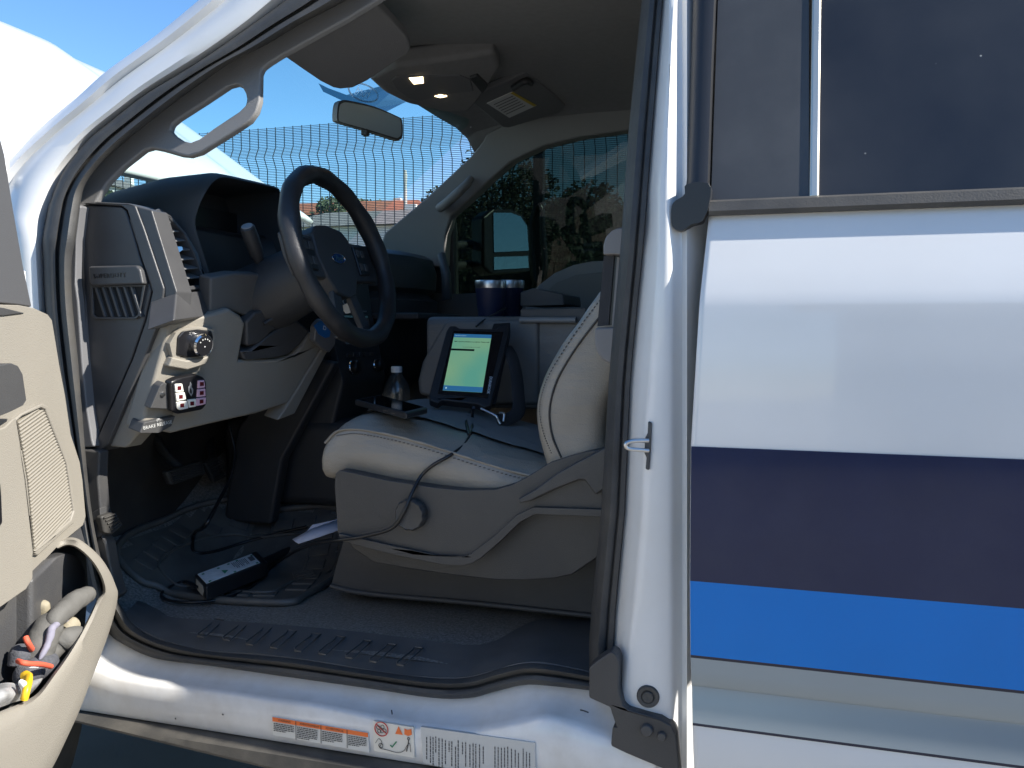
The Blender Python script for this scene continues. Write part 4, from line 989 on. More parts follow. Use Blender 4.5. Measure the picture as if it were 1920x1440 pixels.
prism('belt_lower_cover', [at(u, v, Y=0.20) for u, v in ((1115, 614), (1170, 613), (1165, 690), (1146, 684), (1130, 676), (1119, 662), (1114, 640))], (0, 0.03, 0), BELTG, bg_, bevel=0.005)

# ---- folded centre seat console and passenger seat
CONV = mat('shaded_console_vinyl', (0.15, 0.145, 0.138), 0.45, var=0.06, bump=0.5, bscale=420, detail=2, wrinkle=0.3)  # darker copy of the seat vinyl, shade deep in the cab coloured in
con = prism('centre_seat_console', [Vector((-0.905, y, z)) for y, z in ((0.80, 1.06), (0.80, 1.285), (0.815, 1.30), (1.14, 1.30), (1.155, 1.285), (1.155, 1.06))], (0.50, 0, 0), CONV, truck, bevel=0.02, seg=3)
prism('console_side', [at(u, v, Y=0.79) for u, v in ((836, 600), (812, 640), (790, 680), (782, 715), (784, 740), (870, 760), (1010, 760), (1010, 600))], (0, 0.03, 0), CONV, con, bevel=0.012, seg=3)
prism('console_tray', [at(u, v, Y=0.795) for u, v in ((975, 580), (1100, 578), (1100, 606), (975, 604))], (0, 0.30, 0), BLACK, con, bevel=0.004)
tube('tray_handle', [at(975, 600, Y=0.785), at(1080, 600, Y=0.785)], 0.008, mat('satin_bar', (0.22, 0.22, 0.22), 0.4), con)
pcsh = box('passenger_seat_cushion', (-0.63, 1.36, 1.0), (0.52, 0.40, 0.14), VINYL, truck, bevel=0.04, seg=3)
box('passenger_seat_back', (-0.28, 1.36, 1.28), (0.14, 0.40, 0.55), VINYL, truck, rot=Matrix.Rotation(R(18), 4, 'Y'), bevel=0.05, seg=3)
box('passenger_seat_base', (-0.6, 1.36, 0.80), (0.5, 0.38, 0.30), BLACK, truck, bevel=0.02)
box('rear_bench', (0.55, 0.84, 0.92), (0.5, 1.3, 0.25), VINYL, truck, bevel=0.05)
box('rear_bench_back', (0.80, 0.84, 1.3), (0.14, 1.3, 0.6), VINYL, truck, bevel=0.05)

# ---- passenger side: door, pillar, window
PY = 1.60
def pyz(z): return PY - max(0, z - 1.42) * 0.20
def atpp(u, v, o=0.0):
    p = at(u, v, Y=PY + o)
    for _ in range(5): p = at(u, v, Y=pyz(p.z) + o)
    return p
WIN = [(1330, 215), (1180, 222), (1091, 234), (1010, 253), (945, 285), (900, 322), (868, 353), (828, 390), (820, 470), (825, 590), (960, 590), (1150, 590), (1330, 590)]
win = [atpp(u, v) for u, v in WIN]
wn2 = Vector((0, 0.05, 0))
PDOOR = mat('passenger_trim_dark', (0.08, 0.08, 0.08), 0.6, bump=0.3, bscale=500)
pdr = prism('passenger_door', [Vector((-1.42, PY, 0.62)), Vector((-1.42, PY, 1.42)), atpp(842, 552), atpp(960, 546), atpp(1150, 538), atpp(1330, 532), Vector((0.05, PY, 0.62))], (0, 0.08, 0), PDOOR, truck, bevel=0.01)
# arm rest arch of the door trim
arch = [(985, 560), (1010, 535), (1040, 512), (1075, 497), (1110, 490), (1150, 488), (1190, 490), (1190, 620), (985, 620)]
prism('door_trim_arch', [at(u, v, Y=PY - 0.09) for u, v in arch], (0, 0.10, 0), GREYTRIM, pdr, bevel=0.02, seg=3)
prism('door_trim_inset', [at(u, v, Y=PY - 0.094) for u, v in ((1010, 560), (1040, 530), (1080, 515), (1130, 510), (1190, 510), (1190, 620), (1000, 620))], (0, 0.02, 0), mat('grey_cloth_inset', (0.17, 0.165, 0.155), 0.8), pdr, bevel=0.01)
pgz = prism('passenger_window', [p + Vector((0, 0.045, 0)) for p in win], (0, 0.004, 0), GLASSP, truck, smooth=False)
# pillar, header rail
WS = [(872, 229), (900, 240), (909, 252), (906, 262), (882, 292), (804, 365), (721, 436), (700, 470)]
wse = [atpp(u, v, -0.04) for u, v in WS]
pil_loop = [atpp(u, v, -0.03) for u, v in ((700, 500), (720, 437), (804, 366), (882, 293), (905, 264), (910, 252), (1000, 200), (1200, 180), (1340, 190), (1340, 236), (1180, 244), (1091, 256), (1018, 274), (960, 302), (914, 342), (882, 373), (846, 404), (836, 440), (834, 500))]
ppl = prism('passenger_pillar_trim', pil_loop, (0, 0.06, 0), GREYTRIM, truck, bevel=0.008, seg=3)
gp = [atpp(824, 390, -0.045), atpp(836, 382, -0.07), atpp(858, 362, -0.075), atpp(876, 345, -0.07), atpp(883, 334, -0.045)]
tube('pillar_grab_handle', gp, [0.016, 0.017, 0.017, 0.016, 0.012], GREYTRIM, ppl, seg=10)
prism('grab_handle_slot', [atpp(u, v, -0.038) for u, v in ((826, 384), (850, 366), (874, 344), (880, 338), (876, 350), (856, 368), (838, 381), (828, 387))], (0, 0.004, 0), BLACK, ppl)
prism('passenger_sail_trim', [atpp(u, v, 0.02) for u, v in ((700, 470), (846, 402), (850, 430), (852, 556), (740, 556))], (0, 0.05, 0), DARKIN, truck, bevel=0.005)
# outer far side
prism('passenger_side_body', [Vector((-1.47, 1.70, 0.50)), Vector((-1.47, 1.70, 1.38)), Vector((0.90, 1.70, 1.38)), Vector((0.90, 1.70, 0.50))], (0, -0.03, 0), WHITE, truck, bevel=0.01)
prism('passenger_rear_glass', [Vector((0.0, 1.64, 1.40)), Vector((0.80, 1.64, 1.40)), Vector((0.80, 1.53, 1.93)), Vector((0.0, 1.53, 1.93))], (0, 0.005, 0), pg, truck)
box('passenger_b_pillar', (-0.03, 1.575, 1.30), (0.16, 0.10, 1.25), GREYTRIM, truck, bevel=0.02)
# passenger mirror
MY = 1.86
mnn = Vector((0.82, -0.57, 0.06)).normalized()
mirm = mat('mirror_glass', (0.75, 0.80, 0.78), 0.02, 1.0)
MP = at(955, 450, Y=MY - 0.001)
def mp(u, v, o=0.0): return atp(u, v, MP + mnn * o, mnn)
mr_ = prism('passenger_mirror', [mp(u, v, -0.003) for u, v in ((905, 405), (920, 392), (962, 392), (982, 402), (994, 430), (996, 508), (920, 514), (905, 500))], -mnn * 0.08, BLACKS, truck, bevel=0.012)
prism('mirror_glass', [mp(u, v) for u, v in ((925, 399), (958, 399), (976, 406), (988, 424), (991, 470), (926, 473))], mnn * 0.001, mirm, mr_, smooth=False)
prism('mirror_spotter_glass', [mp(u, v) for u, v in ((926, 482), (990, 480), (991, 502), (926, 506))], mnn * 0.001, mirm, mr_, smooth=False)
for v in (456, 494):
    tube('mirror_arm', [at(912, v, Y=MY + .03), at(880, v + 2, Y=MY - 0.05), at(840, v + 6, Y=PY + 0.05)], 0.016, BLACK, mr_)

# ---- windshield
def wsx(y, z):
    c = (y - 0.85) / 0.70
    return -1.02 - (1.93 - z) * 1.36 - 0.12 * (1 - c * c)
rows = []
for i in range(21):
    y = lerp(0.205, 1.52, i / 20)
    rows.append([Vector((wsx(y, z), y + (0.10 * (z - 1.5) * (0.86 - y) / 0.66), z)) for z in [1.44 + k * 0.05 for k in range(11)] + [1.965]])
loft('windshield', rows, GLASSW, truck)

# ---- A pillar inner trim with grab handle (near side)
TP0 = Vector((0, 0.125, 1.45)); TN = Vector((0, -1, 0.27)).normalized()
def tp(u, v, o=0.0): return atp(u, v, TP0 + TN * o, TN)
outer = [(138, 394), (140, 352), (172, 300), (222, 255), (292, 202), (367, 158), (433, 112), (500, 78), (567, 38), (640, 0), (722, -52), (800, -52), (720, -8), (650, 35), (590, 68), (527, 103), (505, 117), (492, 127), (488, 137), (487, 187), (481, 208), (468, 226), (440, 245), (400, 270), (375, 286), (355, 292), (335, 290), (300, 280), (284, 277), (270, 281), (233, 310), (200, 343), (178, 380)]
hole = [(319, 243), (322, 233), (335, 222), (385, 190), (430, 160), (442, 157), (453, 162), (460, 175), (462, 186), (459, 198), (450, 207), (400, 240), (370, 262), (357, 267), (345, 264), (328, 253)]
atm = prism('pillar_trim_with_grab_handle', [[tp(u, v) for u, v in outer], [tp(u, v) for u, v in hole]], -TN * 0.016, GREYTRIM, truck, bevel=0.006, seg=3)

# ---- headliner, header, visors, overhead console
rows = []
for y, dz, xf in ((0.24, -0.02, -0.80), (0.265, -0.005, -0.86), (0.32, 0.0, -0.98), (0.85, 0.015, -1.06), (1.30, 0.0, -1.04), (1.42, -0.01, -1.02), (1.475, -0.035, -1.0), (1.49, -0.08, -0.98)):
    rows.append([Vector((x, y, 1.995 + dz + q)) for x, q in ((xf - 0.03, -0.045), (xf, -0.025), (xf + 0.08, -0.008), (-0.6, 0), (0.0, 0), (0.5, 0), (0.86, -0.01))])
loft('headliner', rows, LINER, truck, solid=0.02, soff=1)
VIS = mat('visor_vinyl', (0.15, 0.15, 0.155), 0.75, bump=0.5, bscale=600)
VY0 = at(600, 100, Y=0.45)
vis = [(527, 103), (565, 130), (602, 155), (620, 164), (640, 168), (662, 166), (690, 152), (735, 122), (766, 102), (770, 92), (762, 70), (735, 40), (700, 5), (680, -20), (600, 20)]
VP0 = at(602, 155, Y=0.48); VN = Vector((0.30, -0.25, -1)).normalized()
def vv_(u, v): return atp(u, v, VP0, VN)
prism('sun_visor', [vv_(u, v) for u, v in vis], (0, 0, 0.022), VIS, truck, bevel=0.008, seg=3)
OC0 = at(800, 165, Y=0.9); ON = Vector((0.22, -0.12, -1)).normalized()
def oc(u, v, o=0.0): return atp(u, v, OC0 + ON * o, ON)
och = prism('overhead_console', [oc(u, v) for u, v in ((690, 150), (740, 125), (800, 117), (870, 108), (926, 98), (938, 128), (915, 165), (898, 190), (880, 210), (840, 212), (790, 200), (755, 192), (715, 172))], (0, 0, 0.05), LINER, truck, bevel=0.014, seg=3)
prism('console_panel', [oc(u, v, 0.003) for u, v in ((733, 152), (742, 145), (800, 143), (862, 142), (882, 150), (888, 172), (850, 176), (815, 184), (785, 190), (765, 184), (742, 168))], (0, 0, 0.01), VIS, och, bevel=0.003)
LAMP = mat('map_lamp_lit', (0.9, 0.75, 0.5), 0.4, emit=(1.0, 0.78, 0.45), estr=2.6)
prism('map_lamp', [oc(u, v, 0.0045) for u, v in ((767, 147), (793, 145), (794, 156), (776, 158))], (0, 0, 0.003), LAMP, och, smooth=False)
prism('map_lamp', [oc(u, v, 0.0045) for u, v in ((815, 181), (826, 178), (838, 181), (826, 183.5))], (0, 0, 0.003), LAMP, och, smooth=False)
prism('console_switch', [oc(u, v, 0.008) for u, v in ((880, 148), (895, 143), (915, 162), (905, 178))], (0, 0, 0.02), DARKIN, och, bevel=0.004)
# passenger visor with label
PV0 = at(960, 195, Y=1.25); PVN = Vector((0.25, -0.10, -1)).normalized()
def pv(u, v, o=0.0): return atp(u, v, PV0 + PVN * o, PVN)
pvs = prism('passenger_sun_visor', [pv(u, v) for u, v in ((868, 180), (905, 172), (955, 150), (985, 135), (1000, 145), (1060, 200), (1050, 212), (955, 240), (940, 238), (900, 205))], (0, 0, 0.02), VIS, truck, bevel=0.006, seg=3)
plb = prism('visor_label', [pv(u, v, 0.002) for u, v in ((913, 194), (960, 173), (1006, 198), (955, 221))], (0, 0, 0.002), mat('label_dim', (0.55, 0.55, 0.54), 0.6), pvs, smooth=False)
prism('label_header', [pv(u, v, 0.0035) for u, v in ((957, 175), (962, 173), (1006, 197.5), (1001, 200)) ], (0, 0, 0.001), mat('label_yellow', (0.5, 0.36, 0.05), 0.6), plb, smooth=False)
for k in range(6):
    t = (k + 1) / 7
    a = Vector((lerp(918, 950, t) + 3, lerp(194, 219, t) - 1.5, 0)); b = a + Vector((36, -16.5, 0))
    prism('label_text_line', [pv(a[0], a[1], .0035), pv(b[0], b[1], .0035), pv(b[0] + 1, b[1] + 1, .0035), pv(a[0] + 1, a[1] + 1, .0035)], (0, 0, 0.0006), mat('label_text_grey', (0.15, 0.15, 0.15), .6), plb, smooth=False)
tube('visor_clip', [pv(963, 165, .006), pv(985, 152, .012), pv(995, 156, .006)], 0.010, DARKIN, pvs, n=8)
# mirror
MC = at(693, 225, Y=0.86)
mP = MC; mN = Vector((0.80, -0.58, -0.12)).normalized()
def mm_(u, v, o=0.0): return atp(u, v, mP + mN * o, mN)
ml = [(634, 196), (640, 189), (652, 188), (700, 199), (745, 218), (754, 226), (755, 255), (750, 262), (742, 262), (690, 245), (640, 230), (632, 222)]
rvm = prism('rear_view_mirror', [mm_(p[0], p[1]) for p in spline([Vector((a, b, 0)) for a, b in ml], 36, True)], -mN * 0.03, BLACK, truck, bevel=0.006)
prism('mirror_face', [mm_(p[0] + (694 - p[0]) * 0.05, p[1] + (225 - p[1]) * 0.12, 0.0008) for p in spline([Vector((a, b, 0)) for a, b in ml], 36, True)], -mN * 0.001, mat('mirror_dimmed', (0.45, 0.47, 0.50), 0.3, 1.0), rvm)
box('mirror_tab', mm_(685, 248, -0.01), (0.02, 0.02, 0.02), BLACK, rvm, bevel=0.004)
tube('mirror_mount', [mm_(690, 205, -0.03), MC + Vector((-0.09, 0.03, 0.05)), Vector((wsx(0.9, 1.88) + 0.01, 0.92, 1.90))], 0.012, BLACK, rvm, n=8)
# tinted sticker on the glass (seen from behind, so reversed)
def wsp(u, v, o=0.0):
    p = at(u, v, X=-1.15)
    for _ in range(12):
        p = at(u, v, X=wsx(p.y, p.z) + 0.006 + o)
    return p
stk_ = mat('tint_band_film', (0.05, 0.10, 0.14), 0.5)
so = [(597, 156), (615, 165), (650, 178), (700, 165), (760, 150), (800, 175), (755, 194), (725, 209), (700, 202), (640, 188), (606, 172)]
tf = mesh('sun_strip_film', [wsp(u, v) for u, v in so], [tuple(range(len(so)))], None, truck, smooth=False)
TINT = glass_mat('tint_film', (0.13, 0.22, 0.28), 0.1, 1.2, 0.0)
tf.data.materials.append(TINT)
STW = bpy.data.materials.new('sticker_white'); STW.use_nodes = True
_nt = STW.node_tree; _t = _nt.nodes.new('ShaderNodeBsdfTranslucent'); _t.inputs[0].default_value = (0.8, 0.85, 0.9, 1); _nt.links.new(_t.outputs[0], _nt.nodes['Material Output'].inputs[0])
oc_, ou, ov_ = wsp(682, 174, .004), wsp(706, 182, .004), wsp(679, 189, .004)
ex, ey = ou - oc_, ov_ - oc_
tube('oval_sticker', [oc_ + ex * 1.1 * math.cos(k * math.pi / 16) + ey * 1.0 * math.sin(k * math.pi / 16) for k in range(32)], 0.0026, STW, tf, seg=5, closed=True)
text('sticker_lettering', 'Ford', oc_, -ex, -ey, 0.046, STW, tf, shear=0.3, off=0.0006, mirror=False)

# ================================================================== open driver door
PHI = R(68)
DD = Vector((math.cos(PHI), -math.sin(PHI), 0)); DN = Vector((math.sin(PHI), math.cos(PHI), 0))
DP0 = Vector((-1.27, 0.0125, 0))
def dp(u, v, o=0.0): return atp(u, v, DP0 + DN * o, DN)
def dt(p): return (p - DP0).dot(DD)
# slab: white outer skin with its edge
bl = dp(150, 1338, -0.02); 
def dq(t, z, o): return Vector((DP0.x, DP0.y, 0)) + DD * t + DN * o + Vector((0, 0, z))
sk = [dp(u, v, -0.035) for u, v in ((-160, 545), (40, 572), (84, 596), (98, 690), (112, 760), (124, 820), (138, 870), (143, 960), (146, 1100), (148, 1250), (149, 1338), (128, 1378), (96, 1432), (50, 1500), (-40, 1640), (-160, 1840))]
zf = [dq(1.10, 0.50, -0.035), dq(1.12, 1.0, -0.035), dq(1.10, 1.40, -0.035)]
odoor = prism('driver_door', sk + zf, -DN * 0.075, WHITE, truck, bevel=0.006)
odoor['label'] = 'open driver door with beige inner panel'
rows = []
# inner trim panel
PAN = [(-160, 560), (0, 571), (35, 572), (62, 577), (90, 590), (98, 601), (112, 687), (122, 740), (133, 815), (150, 867), (155, 900), (161, 969), (156, 985), (112, 1021), (37, 1100), (0, 1126), (-160, 1260)]
prism('inner_panel', [dp(u, v) for u, v in PAN], -DN * 0.045, BEIGE, odoor, bevel=0.012, seg=3)
prism('door_top_ledge', [dp(u, v, -0.003) for u, v in ((-160, 566), (-60, 571), (0, 577), (40, 587), (0, 592), (-160, 596))], DN * 0.006, BLACK, odoor, bevel=0.002)
# speaker grille
GR = [(33, 790), (42, 782), (78, 765), (86, 768), (126, 868), (133, 915), (139, 958), (134, 974), (70, 1030), (64, 1030), (52, 900)]
prism('speaker_frame', [[dp(u, v, 0.006) for u, v in [(27, 788), (40, 776), (80, 756), (91, 761), (132, 866), (140, 915), (145, 962), (139, 981), (72, 1042), (62, 1040), (46, 900)]], [dp(u, v, 0.006) for u, v in GR]], -DN * 0.012, BEIGE, odoor, bevel=0.003)
GRM = mat('speaker_cloth', (0.20, 0.18, 0.14), 0.7)
grl = prism('speaker_grille', [dp(u, v, 0.001) for u, v in GR], -DN * 0.004, GRM, odoor)
# ribs clipped to the grille outline
gp3 = [dp(u, v, 0.002) for u, v in GR]
g2 = [(dt(p), p.z) for p in gp3]
V, Fc = [], []
sl = -0.22
zmin, zmax = min(b for a, b in g2) - 0.1, max(b for a, b in g2) + 0.1
z = zmin
while z < zmax:
    xs = []
    for (a, b), (c, d) in zip(g2, g2[1:] + g2[:1]):
        fa_, fb = b - (z + sl * a), d - (z + sl * c)
        if fa_ * fb < 0:
            t = fa_ / (fa_ - fb); xs.append(lerp(a, c, t))
    xs.sort()
    if len(xs) >= 2 and xs[-1] - xs[0] > 0.006:
        a, b = xs[0] + 0.001, xs[-1] - 0.001
        v_, f_ = tubedata([dq(a, z + sl * a, 0.0015), dq(b, z + sl * b, 0.0015)], 0.0021, 5)
        V, Fc = join((V, Fc), (v_, f_))
    z += 0.0062
rb = mesh('grille_ribs', V, Fc, BEIGE, grl, angle=60)
rb['kind'] = 'stuff'
# arm rest pilaster and pull handle
prism('armrest_pillar', [dp(u, v, 0.030) for u, v in ((-160, 830), (-30, 815), (10, 800), (24, 786), (31, 784), (44, 880), (56, 980), (62, 1035), (62, 1085), (50, 1105), (0, 1140), (-160, 1250))], -DN * 0.05, BEIGE, odoor, bevel=0.016, seg=3)
prism('pillar_slot', [dp(u, v, 0.0315) for u, v in ((-60, 905), (2, 905), (4, 930), (6, 980), (0, 990), (-60, 1020))], -DN * 0.01, BLACKS, odoor, bevel=0.003)
prism('pull_handle', [dp(u, v, 0.055) for u, v in ((-160, 700), (-10, 688), (22, 681), (34, 686), (43, 702), (50, 750), (44, 760), (20, 772), (-10, 784), (-160, 830))], -DN * 0.065, BLACK, odoor, bevel=0.010, seg=3)
# window frame
prism('window_frame', [dp(u, v, -0.01) for u, v in ((-120, -160), (-40, 130), (0, 252), (10, 290), (25, 385), (45, 500), (61, 576), (30, 571), (-30, 566), (-70, 300), (-160, -100))], -DN * 0.03, mat('dark_frame_plastic', (0.075, 0.076, 0.08), 0.55, bump=0.3, bscale=600), odoor, bevel=0.004)
# lower door: bin back wall, bin shell
BINB = mat('bin_plastic', (0.060, 0.060, 0.062), 0.42, var=0.1, bump=0.4, bscale=400, dust=0.25, dcol=(0.2, 0.18, 0.14), dscale=7)
prism('bin_back', [dp(u, v, -0.012) for u, v in ((150, 985), (160, 1020), (165, 1100), (150, 1300), (60, 1420), (-160, 1560), (-160, 1250), (0, 1120), (60, 1075))], -DN * 0.02, BINB, odoor)
OUT = [(98, 1018), (125, 1008), (150, 1012), (184, 1040), (205, 1070), (217, 1098), (221, 1115), (215, 1150), (198, 1205), (175, 1265), (150, 1330), (125, 1385), (98, 1440), (60, 1500), (0, 1570), (-160, 1700)]
INN = [(110, 1030), (128, 1024), (146, 1030), (168, 1050), (183, 1072), (192, 1095), (192, 1112), (182, 1125), (170, 1150), (150, 1188), (125, 1228), (100, 1262), (70, 1300), (35, 1320), (0, 1334), (-160, 1400)]
oS, iS = spline([Vector((*p, 0)) for p in OUT], 70), spline([Vector((*p, 0)) for p in INN], 70)
rows = []
for k, (a, b) in enumerate(zip(oS, iS)):
    t = k / 69
    off = 0.085 * sstep(0.0, 0.28, t)
    def mq(f, o): return dp(lerp(b[0], a[0], f), lerp(b[1], a[1], f), o)
    rows.append([mq(0.0, off - 0.075 * sstep(0, .28, t) - 0.005), mq(0.0, off - 0.012), mq(0.05, off - 0.002), mq(0.18, off + 0.003), mq(0.35, off - 0.001), mq(0.75, off - 0.003), mq(0.95, off - 0.012), mq(1.0, off - 0.028), mq(1.0, off - 0.06), mq(0.98, -0.035)])
loft('storage_bin', rows, BEIGE, odoor, angle=60)
prism('bin_liner', [dp(u, v, 0.012) for u, v in ((60, 1085), (95, 1050), (128, 1036), (150, 1044), (163, 1068), (165, 1105), (150, 1145), (120, 1180), (60, 1210))], -DN * 0.05, BINB, odoor, bevel=0.028, seg=5)

# ---- gloves lying in the bin
GLG = mat('glove_grey_coating', (0.105, 0.101, 0.092), 0.75, var=0.12, vscale=30, bump=0.4, bscale=160)
GLT = mat('glove_tan_dirt', (0.27, 0.235, 0.165), 0.8, var=0.15, vscale=30, bump=0.4, bscale=160)
GLK = mat('glove_knit', (0.07, 0.072, 0.082), 0.85, var=0.2, vscale=120, bump=0.8, bscale=300)
GLL = mat('glove_lilac_lining', (0.22, 0.21, 0.26), 0.85, var=0.1, vscale=60)
GLO = mat('glove_orange_cuff', (0.62, 0.10, 0.05), 0.7)
def gz(x, y, o): return dp(x * 0.18745, 1080 + y * 0.1875, o)
WRT = bpy.data.textures.new('wrinkle', 'CLOUDS'); WRT.noise_scale = 0.022; WRT.noise_depth = 3
def finger(name, pts, rad, m, par, n=26, flat=0.92):
    P = spline([gz(*p) for p in pts], n)
    rr = []
    for i in range(n):
        t = i / (n - 1)
        e = math.sqrt(max(0.02, 1 - max(0, (t - 0.82) / 0.18) ** 2))
        s = t * (len(rad) - 1); k = min(int(s), len(rad) - 2)
        rr.append(lerp(rad[k], rad[k + 1], s - k) * e * math.sqrt(max(0.1, min(1, t / 0.06))))
    o = tube(name, P, rr, m, par, seg=16, flat=flat, sub=1)
    d = o.modifiers.new('w', 'DISPLACE'); d.texture = WRT; d.strength = 0.005; d.mid_level = 0.5; d.texture_coords = 'GLOBAL'
    return o
gl1 = thing('work_glove', 'grey coated work glove with orange cuff poking out of the door bin', 'glove', gz(300, 900, 0.03))
finger('palm', [(340, 900, 0.028), (400, 720, 0.032), (480, 520, 0.036), (560, 420, 0.040)], [0.018, 0.024, 0.023, 0.018], GLG, gl1)
finger('fingers', [(470, 540, 0.040), (600, 380, 0.048), (740, 260, 0.054), (850, 200, 0.058), (905, 185, 0.058)], [0.015, 0.0185, 0.0185, 0.0165, 0.014], GLG, gl1, 22)
finger('thumb', [(470, 840, 0.036), (580, 700, 0.046), (660, 640, 0.056), (740, 620, 0.062), (790, 635, 0.062)], [0.014, 0.018, 0.022, 0.022, 0.018], GLG, gl1, 20)
finger('folded_finger', [(640, 560, 0.050), (700, 500, 0.055), (745, 520, 0.058)], [0.012, 0.014, 0.013], GLT, gl1)
finger('lining', [(390, 840, 0.046), (450, 740, 0.050), (500, 600, 0.052), (520, 520, 0.052), (620, 460, 0.053), (720, 410, 0.052)], [0.003, 0.005, 0.006, 0.006, 0.005, 0.004], GLL, gl1, 24)
finger('wrist_knit', [(200, 1010, 0.030), (300, 960, 0.034), (430, 900, 0.040), (540, 840, 0.046)], [0.017, 0.021, 0.021, 0.018], GLK, gl1, 18)
tube('cuff_stripe', [gz(180, 850, 0.044), gz(230, 868, 0.058), (gz(320, 880, 0.064)), gz(420, 885, 0.066), gz(510, 905, 0.066)], 0.004, GLO, gl1, n=20)
tube('cuff_seam', [gz(200, 890, 0.050), gz(300, 905, 0.062), gz(370, 908, 0.064)], 0.0028, mat('glove_seam_white', (0.6, 0.6, 0.58), 0.8), gl1, n=12)
gl2 = thing('work_glove', 'tan fingered work glove tucked behind the grey one in the door bin', 'glove', gz(420, 600, 0.0))
finger('fingers', [(400, 560, 0.004), (420, 430, 0.006), (425, 320, 0.010), (418, 255, 0.012)], [0.010, 0.013, 0.0125, 0.009], GLT, gl2)
finger('folded_finger', [(470, 480, 0.002), (500, 380, 0.005), (515, 310, 0.008)], [0.010, 0.012, 0.010], GLT, gl2)
finger('palm', [(250, 860, 0.008), (330, 700, 0.008), (400, 540, 0.006)], [0.016, 0.018, 0.014], GLK, gl2)
finger('wrist_knit', [(170, 920, 0.010), (200, 800, 0.012), (240, 720, 0.012)], [0.014, 0.018, 0.014], GLK, gl2)
tube('cuff_stripe', [gz(255, 610, 0.026), gz(275, 660, 0.030), gz(310, 720, 0.030), gz(330, 755, 0.026)], 0.0045, GLO, gl2, n=14)
gl1['group'] = gl2['group'] = 'gloves in the door bin'
# clear plastic packet with yellow clip
CLEAR = mat('clear_plastic_sheet', (0.30, 0.30, 0.30), 0.18, var=0.5, vscale=40, bump=0.6, bscale=60, spec=0.8)
pk_ = thing('plastic_packet', 'clear plastic packet with a yellow clip lying in the door bin', 'packet', gz(100, 1150, 0.03))
loft('wrapper', [[gz(x, y, o) for x, y, o in r] for r in (((-200, 1140, 0.02), (-60, 1090, 0.03), (60, 1060, 0.045), (170, 1070, 0.05), (230, 1120, 0.045), (330, 1010, 0.04), (420, 950, 0.035)), ((-200, 1220, 0.05), (-60, 1200, 0.06), (60, 1160, 0.070), (160, 1160, 0.072), (240, 1190, 0.065), (330, 1100, 0.060), (440, 1010, 0.055)), ((-200, 1360, 0.045), (-60, 1330, 0.05), (20, 1310, 0.055), (140, 1260, 0.06), (240, 1240, 0.055), (310, 1180, 0.055), (400, 1080, 0.05)))], CLEAR, pk_, sub=2)
tube('yellow_clip', [gz(242, 1232, 0.080), gz(262, 1150, 0.082), gz(285, 1060, 0.078), (gz(285, 1015, 0.072)), gz(258, 1000, 0.066), gz(235, 1010, 0.062)], 0.0055, mat('yellow_plastic', (0.75, 0.45, 0.02), 0.4), pk_, n=20, flat=1.4)
tube('clip_pin', [gz(205, 1060, 0.072), gz(240, 1080, 0.078), gz(250, 1130, 0.078)], 0.004, mat('white_plastic', (0.75, 0.75, 0.72), 0.4), pk_, n=8)

# ================================================================== loose things in the cab
# ---- rubber floor mat
MO = [(222, 1052), (264, 1095), (309, 1113), (386, 1130), (473, 1136), (546, 1136), (570, 1123), (618, 1096), (640, 1040), (640, 968), (600, 955), (520, 962), (470, 945), (403, 946), (330, 970), (258, 1000), (226, 1025)]
mo = [atf(u, v) for u, v in MO]
mcen = sum(mo, Vector()) / len(mo)
fm = thing('floor_mat', 'black rubber floor mat with raised grid in the driver footwell', 'floor mat', (mcen.x, mcen.y, 0.64))
m2 = [(p.x, p.y) for p in spline(mo, 80, True)]
def inside(x, y, poly):
    c = False
    for (a, b), (d, e) in zip(poly, poly[1:] + poly[:1]):
        if (b > y) != (e > y) and x < (d - a) * (y - b) / (e - b) + a: c = not c
    return c
def fz(x, y, o): return Vector((x, y, floorz(x, y) + o))
# sheet
xs_ = [p[0] for p in m2]; ys_ = [p[1] for p in m2]
st_ = 0.018
V, Fc, idm = [], [], {}
nx = int((max(xs_) - min(xs_)) / st_) + 2; ny = int((max(ys_) - min(ys_)) / st_) + 2
for i in range(nx):
    for j in range(ny):
        x, y = min(xs_) + i * st_, min(ys_) + j * st_
        if inside(x, y, m2):
            idm[i, j] = len(V); V.append(fz(x, y, 0.006))
for (i, j) in idm:
    q = [(i, j), (i + 1, j), (i + 1, j + 1), (i, j + 1)]
    if all(k in idm for k in q): Fc.append(tuple(idm[k] for k in q))
mesh('mat_sheet', V, Fc, MATRUB, fm)
tube('mat_rim', [fz(x, y, 0.009) for x, y in m2], 0.009, MATRUB, fm, seg=8, closed=True)
inner = [(lerp(x, mcen.x, 0.34), lerp(y, mcen.y, 0.34)) for x, y in m2]
tube('mat_inner_ridge', [fz(x, y, 0.009) for x, y in inner], 0.004, MATRUB, fm, seg=6, closed=True)
ma = R(14)
blk = None
